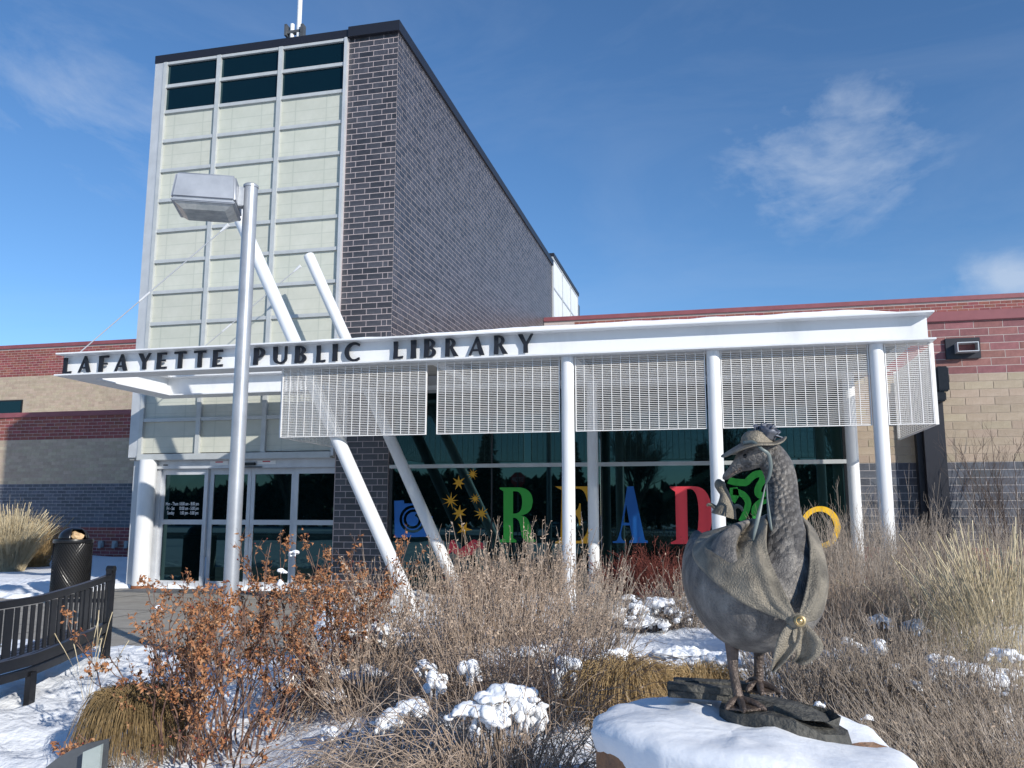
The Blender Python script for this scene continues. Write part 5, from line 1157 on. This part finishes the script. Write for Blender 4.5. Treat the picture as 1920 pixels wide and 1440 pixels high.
# bare shrub against the right wall
def wall_shrub(px, Y, h, seed, label):
    g = np.random.default_rng(seed); p = onY(px, 900, Y); bs = np.array([p[0], p[1], gz1(p[0], p[1])-.02]); root = plant('wall_shrub', label, 'shrub', bs)
    P = stems(g, 26, bs, .22, h, h*.15, .42, .15, 0, .03, 8); T1 = twigs(g, P, 240, .2, 1., h*.3, .55, 4, .4, .02); T2 = twigs(g, T1, 700, .2, 1., h*.14, .6, 2, .3, .012)
    sub(tubes_mesh([(P, .009, .003, 5), (T1, .0032, .0014, 4), (T2, .0017, .001, 3)], 'branches'), 'branches', 'twig_dark', root)
wall_shrub(1885, 13.5, 2.1, 120, 'tall bare shrub standing against the right brick wall')

# ---- grasses
def tuft(px, D, h, rad, n, seed, label, m, droop, lean, wd, group, bs=None, plume=0, nm='grass_tuft', lift=0.):
    g = np.random.default_rng(seed); bs = base_at(px, D) if bs is None else bs; root = plant(nm, label, 'grass', bs, group)
    P = stems(g, n, bs+np.array([0, 0, lift]), rad, h*.95, h*.16, lean, .25, droop, .008, 7 if not lift else 10)
    if droop > .5: P[..., 2] = np.maximum(P[..., 2], bs[2]+.01)
    sub(tubes_mesh([(P, wd, wd*.35, 3)], 'blades'), 'blades', m, root)
    if plume:
        i = g.random(n) < plume; Q = P[i][:, 4:]; sub(tubes_mesh([(Q, wd*1.2, wd*2.6, 4)], 'plumes'), 'plumes', m, root)
    return root
tuft(262, 5.45, .27, .17, 1900, 131, 'rounded olive brown grass tuft at the foot of the bench', 'mound_grass', 1.75, .95, .0024, 'round grass tufts', lift=.33)
tuft(1165, 5.75, .50, .20, 900, 132, 'golden drooping mop of grass under the snow by the dark twigs', 'mop_grass', 1.55, 1.0, .0022, 'golden grass mops behind the boulder', lift=.26)
tuft(1238, 5.85, .46, .18, 800, 133, 'golden drooping mop of grass in the middle behind the boulder', 'mop_grass', 1.55, 1.0, .0022, 'golden grass mops behind the boulder', lift=.26)
tuft(1308, 5.75, .50, .18, 800, 134, 'golden drooping mop of grass nearest the statue legs', 'mop_grass', 1.55, 1.0, .0022, 'golden grass mops behind the boulder', lift=.26)
tuft(690, 6.6, .40, .22, 420, 135, 'small golden grass mop among the matted stems', 'mop_grass', .9, 1.0, .0028, 'round grass tufts')
tuft(1905, 4.6, .42, .30, 520, 139, 'russet drooping grass at the far corner of the bed', 'mop_grass', .9, 1.0, .0026, 'round grass tufts')
for k, (px, D, h, n, sd) in enumerate(((1790, 6.6, .92, 150, 136), (1850, 6.2, 1.05, 240, 137), (1905, 5.9, 1.15, 240, 138))):
    tuft(px, D, h, .14, n, sd, ('thin pale reed grass nearest the end columns', 'thick pale reed grass between two thinner clumps', 'pale reed grass leaning out at the end of the bed')[k], 'reed_grass', .10, .36, .0016, 'pale reed grass clumps', None, .45, 'reed_grass')
for k, (px, py, Y, h, n) in enumerate(((18, 1062, 17.0, 1.45, 1500), (66, 1050, 18.5, 1.2, 900), (-40, 1062, 17.5, 1.4, 1200))):
    q = onY(px, py, Y); bs = np.array([q[0], q[1], gz1(q[0], q[1])-.03])
    tuft(0, 0, h, .30, n, 150+k, ('tall straw reed grass before the shaded wing', 'darker straw grass with snow at its foot by the litter bin', 'straw reed grass at the outer end of the shaded wing')[k], 'reed_grass' if k != 1 else 'mop_grass', .14, .40, .0032, 'straw grass by the low wing', bs, .25, 'reed_grass')
tuft(172, 7.0, .62, .04, 9, 160, 'few pale grass plumes rising against the bench', 'reed_grass', .05, .45, .0018, None, None, 1., 'grass_plume')
# ---- barberry bushes at the foot of the glass
def barberry(px, py, Y, h, rad, seed, label):
    g = np.random.default_rng(seed); p = onY(px, py, Y); bs = np.array([p[0], p[1], gz1(p[0], p[1])-.02]); root = plant('barberry_bush', label, 'shrub', bs, 'dark red bushes under the window')
    P = stems(g, 150, bs, rad*.5, h*.8, h*.15, .75, .1, .05, .02, 6); T1 = twigs(g, P, 900, .3, 1., h*.22, .7, 3, .2, .012)
    sub(tubes_mesh([(P, .004, .002, 3), (T1, .002, .0012, 3)], 'stems'), 'stems', 'barberry', root)
    q, d = pick(g, T1, 2600, .2); sub(leaves_mesh(g, q, d, .022, .015, 'leaves', 1., .4, .2), 'leaves', 'barberry', root)
barberry(1235, 1080, 12.6, .82, .6, 171, 'dark red bush under the letter D on the glass'); barberry(1170, 1090, 12.7, .62, .5, 172, 'small dark red bush under the letter A on the glass'); barberry(905, 1080, 12.6, .55, .5, 173, 'dark red bush behind the leaning struts')

# ---- fallen pruned stick
a = atD(520, 1440, 4.9); c = atD(700, 1310, 5.4)
o = B().tube(cr_spline([(a[0], a[1], gz1(a[0], a[1])+.03), ((a[0]+c[0])/2, (a[1]+c[1])/2, .06+gz1(a[0], a[1])), (c[0], c[1], gz1(c[0], c[1])+.30)], 6).tolist(), list(np.linspace(.011, .005, 13)), 7).obj('stick', 'twig_dark', smooth=True)
tag(o, 'dark bare stick slanting up out of the snow', 'stick')

# ================================================================ SNOW LUMPS caught in the shrubs
_ico = bmesh.new(); bmesh.ops.create_icosphere(_ico, subdivisions=2, radius=1)
ICV = np.array([v.co[:] for v in _ico.verts]); ICF = np.array([[v.index for v in f.verts] for f in _ico.faces]); _ico.free()
def lump_mesh(seed, sx, sy, sz):
    g = np.random.default_rng(seed); Vs, Fs = [], []; sc = np.array([sx, sy, sz])
    def add(c, r): Vs.append((ICV*r+c)*sc); Fs.append(ICF+len(ICV)*len(Fs))
    for k in range(g.integers(3, 6)):
        c = g.uniform(-1, 1, 3)*np.array([.55, .55, .25]); c[2] += .1-.3*(c[0]**2+c[1]**2); add(c, g.uniform(.36, .60)*np.array([g.uniform(.8, 1.4), g.uniform(.8, 1.4), g.uniform(.55, .9)]))
    for k in range(g.integers(7, 12)):                     # ragged edge: small caught bits, sagging outwards
        a = g.uniform(0, 2*pi); q = g.uniform(.55, 1.2); c = np.array([q*cos(a), q*sin(a), .25-.75*q*q*g.uniform(.5, 1.1)]); add(c, g.uniform(.12, .34)*np.array([g.uniform(.7, 1.5), g.uniform(.7, 1.5), g.uniform(.7, 1.3)]))
    for k in range(g.integers(2, 5)):
        add(np.array([g.uniform(-.8, .8), g.uniform(-.7, .2), -.7]), np.array([.14, .16, g.uniform(.3, .5)]))
    return mesh_np('snow_lump', np.concatenate(Vs), [np.concatenate(Fs)], True)
CRUMB = bpy.data.textures.new('crumble', 'CLOUDS'); CRUMB.noise_scale = .05; CRUMB.noise_depth = 3
def lump(px, py, D, w, h, seed):
    p = atD(px, py, D); o = link('snow_lump', lump_mesh(seed, w*D/FPX*.52, w*D/FPX*.42, h*D/FPX*.52), 'snow_lump', None, tuple(p), (0, 0, random.uniform(-.4, .4)))
    md = o.modifiers.new('fuse', 'REMESH'); md.mode = 'VOXEL'; md.voxel_size = max(.0045, w*D/FPX*.022); md.use_smooth_shade = True
    m2 = o.modifiers.new('soft', 'SMOOTH'); m2.iterations = 8; m2.factor = .55
    m3 = o.modifiers.new('crumble', 'DISPLACE'); m3.texture = CRUMB; m3.strength = w*D/FPX*.12; m3.mid_level = .5; m3.texture_coords = 'GLOBAL'
    if px < 600: l = 'small lump of snow caught in the withered rose bushes'
    elif px < 780: l = 'lump of snow on the matted stems between roses and leaning struts'
    elif px < 1020 and py > 1290: l = 'large lump of snow crowning the drooping dead perennial'
    elif px < 1120: l = 'lump of snow among the stems of the central tan shrubs'
    elif px < 1400: l = 'lump of snow on the low dark twiggy shrub behind the boulder' if py < 1180 else 'pad of snow over the golden grass mops behind the boulder'
    elif px < 1740: l = 'lump of snow in the twiggy shrubs behind the statue'
    else: l = 'lump of snow in the thick pillow below the pale reed grass'
    tag(o, l, 'snow', 'snow lumps: '+l)
for k, a in enumerate((
    (905, 1326, 4.12, 95, 62), (945, 1302, 4.18, 130, 70), (986, 1324, 4.16, 80, 76), (868, 1332, 4.1, 50, 34), (1010, 1345, 4.15, 40, 66), (922, 1352, 4.06, 64, 46),
    (770, 1325, 4.85, 62, 46), (722, 1352, 4.8, 56, 52), (740, 1338, 4.85, 45, 40), (820, 1280, 5.6, 44, 60), (878, 1250, 5.7, 38, 62), (800, 1250, 5.8, 40, 36), (1065, 1255, 5.7, 60, 78), (1050, 1285, 5.7, 45, 70), (1095, 1280, 5.8, 50, 60),
    (985, 1222, 6.3, 66, 34), (1012, 1216, 6.3, 40, 30), (965, 1270, 6.0, 34, 34), (700, 1180, 7.0, 90, 40), (745, 1190, 7.0, 60, 40), (690, 1260, 6.2, 70, 34), (650, 1265, 6.3, 60, 30), (625, 1300, 5.9, 45, 30),
    (528, 1068, 5.9, 16, 16), (526, 1094, 5.9, 17, 24), (552, 1036, 6.0, 22, 14), (297, 1138, 5.6, 16, 12), (548, 1275, 6.0, 26, 48), (440, 1122, 6.4, 26, 20), (625, 1250, 6.3, 40, 24), (615, 1375, 5.2, 50, 30),
    (1190, 1140, 9.0, 60, 34), (1230, 1130, 9.0, 70, 36), (1160, 1155, 8.9, 46, 30), (1265, 1150, 9.0, 50, 30), (1210, 1165, 8.9, 80, 30), (1180, 1120, 9.1, 40, 20),
    (1800, 1262, 5.5, 130, 54), (1850, 1278, 5.4, 90, 44), (1766, 1240, 5.6, 60, 50), (1890, 1262, 5.6, 50, 28), (1648, 1215, 5.6, 50, 44), (1598, 1255, 5.5, 26, 24), (1560, 1230, 5.8, 56, 34), (1680, 1250, 5.5, 34, 22), (1625, 1345, 4.4, 24, 20), (1500, 1225, 5.8, 60, 50), (1476, 1268, 5.7, 36, 46),
    (1712, 1282, 5.2, 34, 24), (1535, 1320, 4.5, 20, 22), (1590, 1205, 6.2, 40, 36), (1650, 1160, 6.8, 36, 34), (1715, 1170, 6.8, 36, 40), (1880, 1225, 5.6, 50, 30), (1612, 1372, 3.95, 34, 22),
    (1285, 1228, 6.4, 150, 40), (1200, 1235, 6.4, 90, 26), (1360, 1235, 6.2, 80, 40), (1150, 1225, 6.4, 60, 30))): lump(*a, 200+k)
# ================================================================ WHAT THE GLASS REFLECTS (behind the viewer)
def bare_tree(x, y, h, seed, label):
    g = np.random.default_rng(seed); z = gz1(x, y); root = empty('bare_tree', label, 'tree', (x, y, z), 0., 'bare trees across the drive')
    n0 = 9; tr = np.zeros((1, 8, 3)); tr[0, :, 2] = np.linspace(-.2, h*.45, 8); tr[0, :, 0] = .06*np.sin(np.linspace(0, 3, 8))*h*.2
    L1 = twigs(g, tr, 16, .45, 1., h*.62, .55, 6, .5, .10); L2 = twigs(g, L1, 110, .2, 1., h*.30, .6, 5, .3, .06); L3 = twigs(g, L2, 700, .2, 1., h*.14, .65, 4, .2, .03); L4 = twigs(g, L3, 2200, .2, 1., h*.06, .7, 2, .1, .02)
    link('trunk', tubes_mesh([(tr, h*.028, h*.018, 10)], 'trunk'), 'bark', root); link('crown', tubes_mesh([(L1, h*.011, h*.005, 6), (L2, h*.005, h*.002, 4), (L3, h*.0022, h*.001, 3), (L4, h*.0012, h*.0006, 3)], 'crown'), 'bark', root)
def conifer(x, y, h, seed, label):
    g = np.random.default_rng(seed); z = gz1(x, y); root = empty('conifer', label, 'tree', (x, y, z), 0., 'dark conifers across the drive')
    tr = np.zeros((1, 6, 3)); tr[0, :, 2] = np.linspace(-.2, h*.98, 6); n = 420; t = g.uniform(.08, 1, n)**.85; a = g.uniform(0, 2*pi, n); L = h*.26*(1-t)+.15
    k = np.linspace(0, 1, 5)[None]; P = np.zeros((n, 5, 3)); P[..., 0] = (L*np.cos(a))[:, None]*k; P[..., 1] = (L*np.sin(a))[:, None]*k; P[..., 2] = (h*t)[:, None]-(L*.22)[:, None]*k*k
    link('trunk', tubes_mesh([(tr, h*.022, .02, 8), (P, .03, .008, 3)], 'trunk'), 'bark', root)
    p, d = pick(g, P, 9000, .1); link('needles', leaves_mesh(g, p, d, .42, .16, 'needles', .8, .3, .3), 'needles', root)
for k, (x, y, h, l) in enumerate(((5.5, -9., 8.5, 'large bare tree close across from the glass wall'), (-6., -38, 9., 'bare tree behind the parked cars'), (14., -11., 7., 'bare tree at the edge of the drive'), (-22., -12., 8., 'bare tree across from the entrance doors'), (2., -40., 10., 'bare tree far across the car park'))): bare_tree(x, y, h, 300+k, l)
for k, (x, y, h, l) in enumerate(((-1., -46, 7.5, 'dark conifer beyond the car park, left of a gap'), (4., -48, 8.5, 'tall dark conifer beyond the car park'), (10., -44, 7., 'dark conifer at the car park corner'), (-12., -44, 8., 'dark conifer behind the bare trees'), (-20., -46, 9., 'tallest dark conifer beyond the car park'), (18, -46, 9., 'dark conifer at the far end of the car park'), (-30, -44, 9, 'dark conifer across from the low wing'), (-62, -40, 10, 'dark conifer at the outer end of the drive'))): conifer(x, y, h, 320+k, l)
def car(x, y, rz, m, label):
    root = empty('parked_car', label, 'car', (x, y, -.06), rz, 'cars parked across the drive')
    low = [(-2.2, .32), (-2.25, .62), (-2.1, .86), (-1.35, .95), (1.3, .93), (2.05, .84), (2.22, .6), (2.2, .32)]; V = []; ys = (-.88, -.80, .80, .88); F = []
    for yy, s in zip(ys, (.94, 1., 1., .94)): V += [(px*s, yy, .32+(pz-.32)*(1. if s == 1 else .9)) for px, pz in low]
    n = len(low); F = [(i*n+j, i*n+(j+1) % n, (i+1)*n+(j+1) % n, (i+1)*n+j) for i in range(3) for j in range(n)]+[tuple(range(n)), tuple(3*n+j for j in range(n))[::-1]]
    body_ = B().add(V, F).obj('body', m, root, smooth=True)
    cab = [(-1.5, .93), (-.75, 1.42), (.35, 1.44), (1.15, .93)]; V = [(px, -.72+.10*(pz > 1), pz) for px, pz in cab]+[(px, .72-.10*(pz > 1), pz) for px, pz in cab]
    B().add(V, [(0, 1, 2, 3), (7, 6, 5, 4), (0, 4, 5, 1), (1, 5, 6, 2), (2, 6, 7, 3), (3, 7, 4, 0)]).obj('cabin_glass', 'car_glass', root)
    B().box(-.72, .33, -.6, .6, 1.43, 1.47, .015).obj('roof', m, root)
    for sx in (-1.35, 1.35):
        for sy in (-.80, .80):
            w = B().tube([(sx, sy-.1, .32), (sx, sy+.1, .32)], .32, 20).obj('wheel', 'tyre', root, smooth=True); B().tube([(sx, sy-.105, .32), (sx, sy+.105, .32)], .20, 14).obj('rim', 'car_grey', w, smooth=True)
    for sy in (-.62, .62): B().box(2.12, 2.215, sy-.15, sy+.15, .62, .74, .02).obj('headlight', 'headlight', root)
car(-.2, -24.5, 1.5, 'car_dark', 'black car parked across the drive facing the library'); car(3.1, -25.0, 1.6, 'car_dark', 'second dark car parked in the row facing the library'); car(-9., -25., 1.57, 'car_grey', 'grey car parked across the drive facing the library'); car(-12.2, -24.6, 1.55, 'car_dark', 'dark car at the outer end of the parked row')
# stop sign at the drive, facing away from the camera towards the library
ss = onY(971, 899, YF); mir = 2*YF; dirv = np.array([ss[0]-EYE[0], ss[1]-EYE[1], ss[2]-EYE[2]]); dirv /= dirv[1]
tt = (mir+12.0); q = EYE+dirv*tt
st = empty('stop_sign', 'red octagonal stop sign on a post at the drive', 'sign', (q[0], -12.0, gz1(q[0], -12.)))
zc = float(q[2])-st.location.z
oc = [(.38*cos(pi/8+pi/4*i), .38*sin(pi/8+pi/4*i)+zc) for i in range(8)]
B().prism(oc, -.004, .004).obj('plate', 'sign_red', st); B().tube([(0, .03, -.3), (0, .03, zc+.35)], .03, 8).obj('post', 'galvanised', st)
me = text_mesh('stop_text', 'STOP', .30, 0, .8); w = max(v.co.x for v in me.vertices); me.transform(Matrix.Translation((-w/2, 0, -.105))); me.transform(Matrix.Rotation(pi, 4, 'Z')); link('lettering', me, 'white_decal', st, (0, .0065, zc))

# unseen tree line added behind the car park to darken the glass reflections
g_ = np.random.default_rng(400); n_ = 26000; X_ = g_.uniform(-190, 110, n_); top_ = 5.2+1.6*fbm(X_*.03, X_*0, 401, 4); Z_ = -.1+np.clip(top_, 2.5, 9)*g_.random(n_)**.8; Y_ = -66+g_.uniform(-3, 3, n_)
o = link('added_tree_line', leaves_mesh(g_, np.stack([X_, Y_, Z_], 1), np.tile(np.array([0, 0, 1.]), (n_, 1)), 1.5, 1.0, 'added_tree_line', 1.2, .3, .2), 'needles'); o['kind'] = 'stuff'; o['label'] = 'dark tree line added beyond the car park to darken the glass reflections'; o['category'] = 'wood'
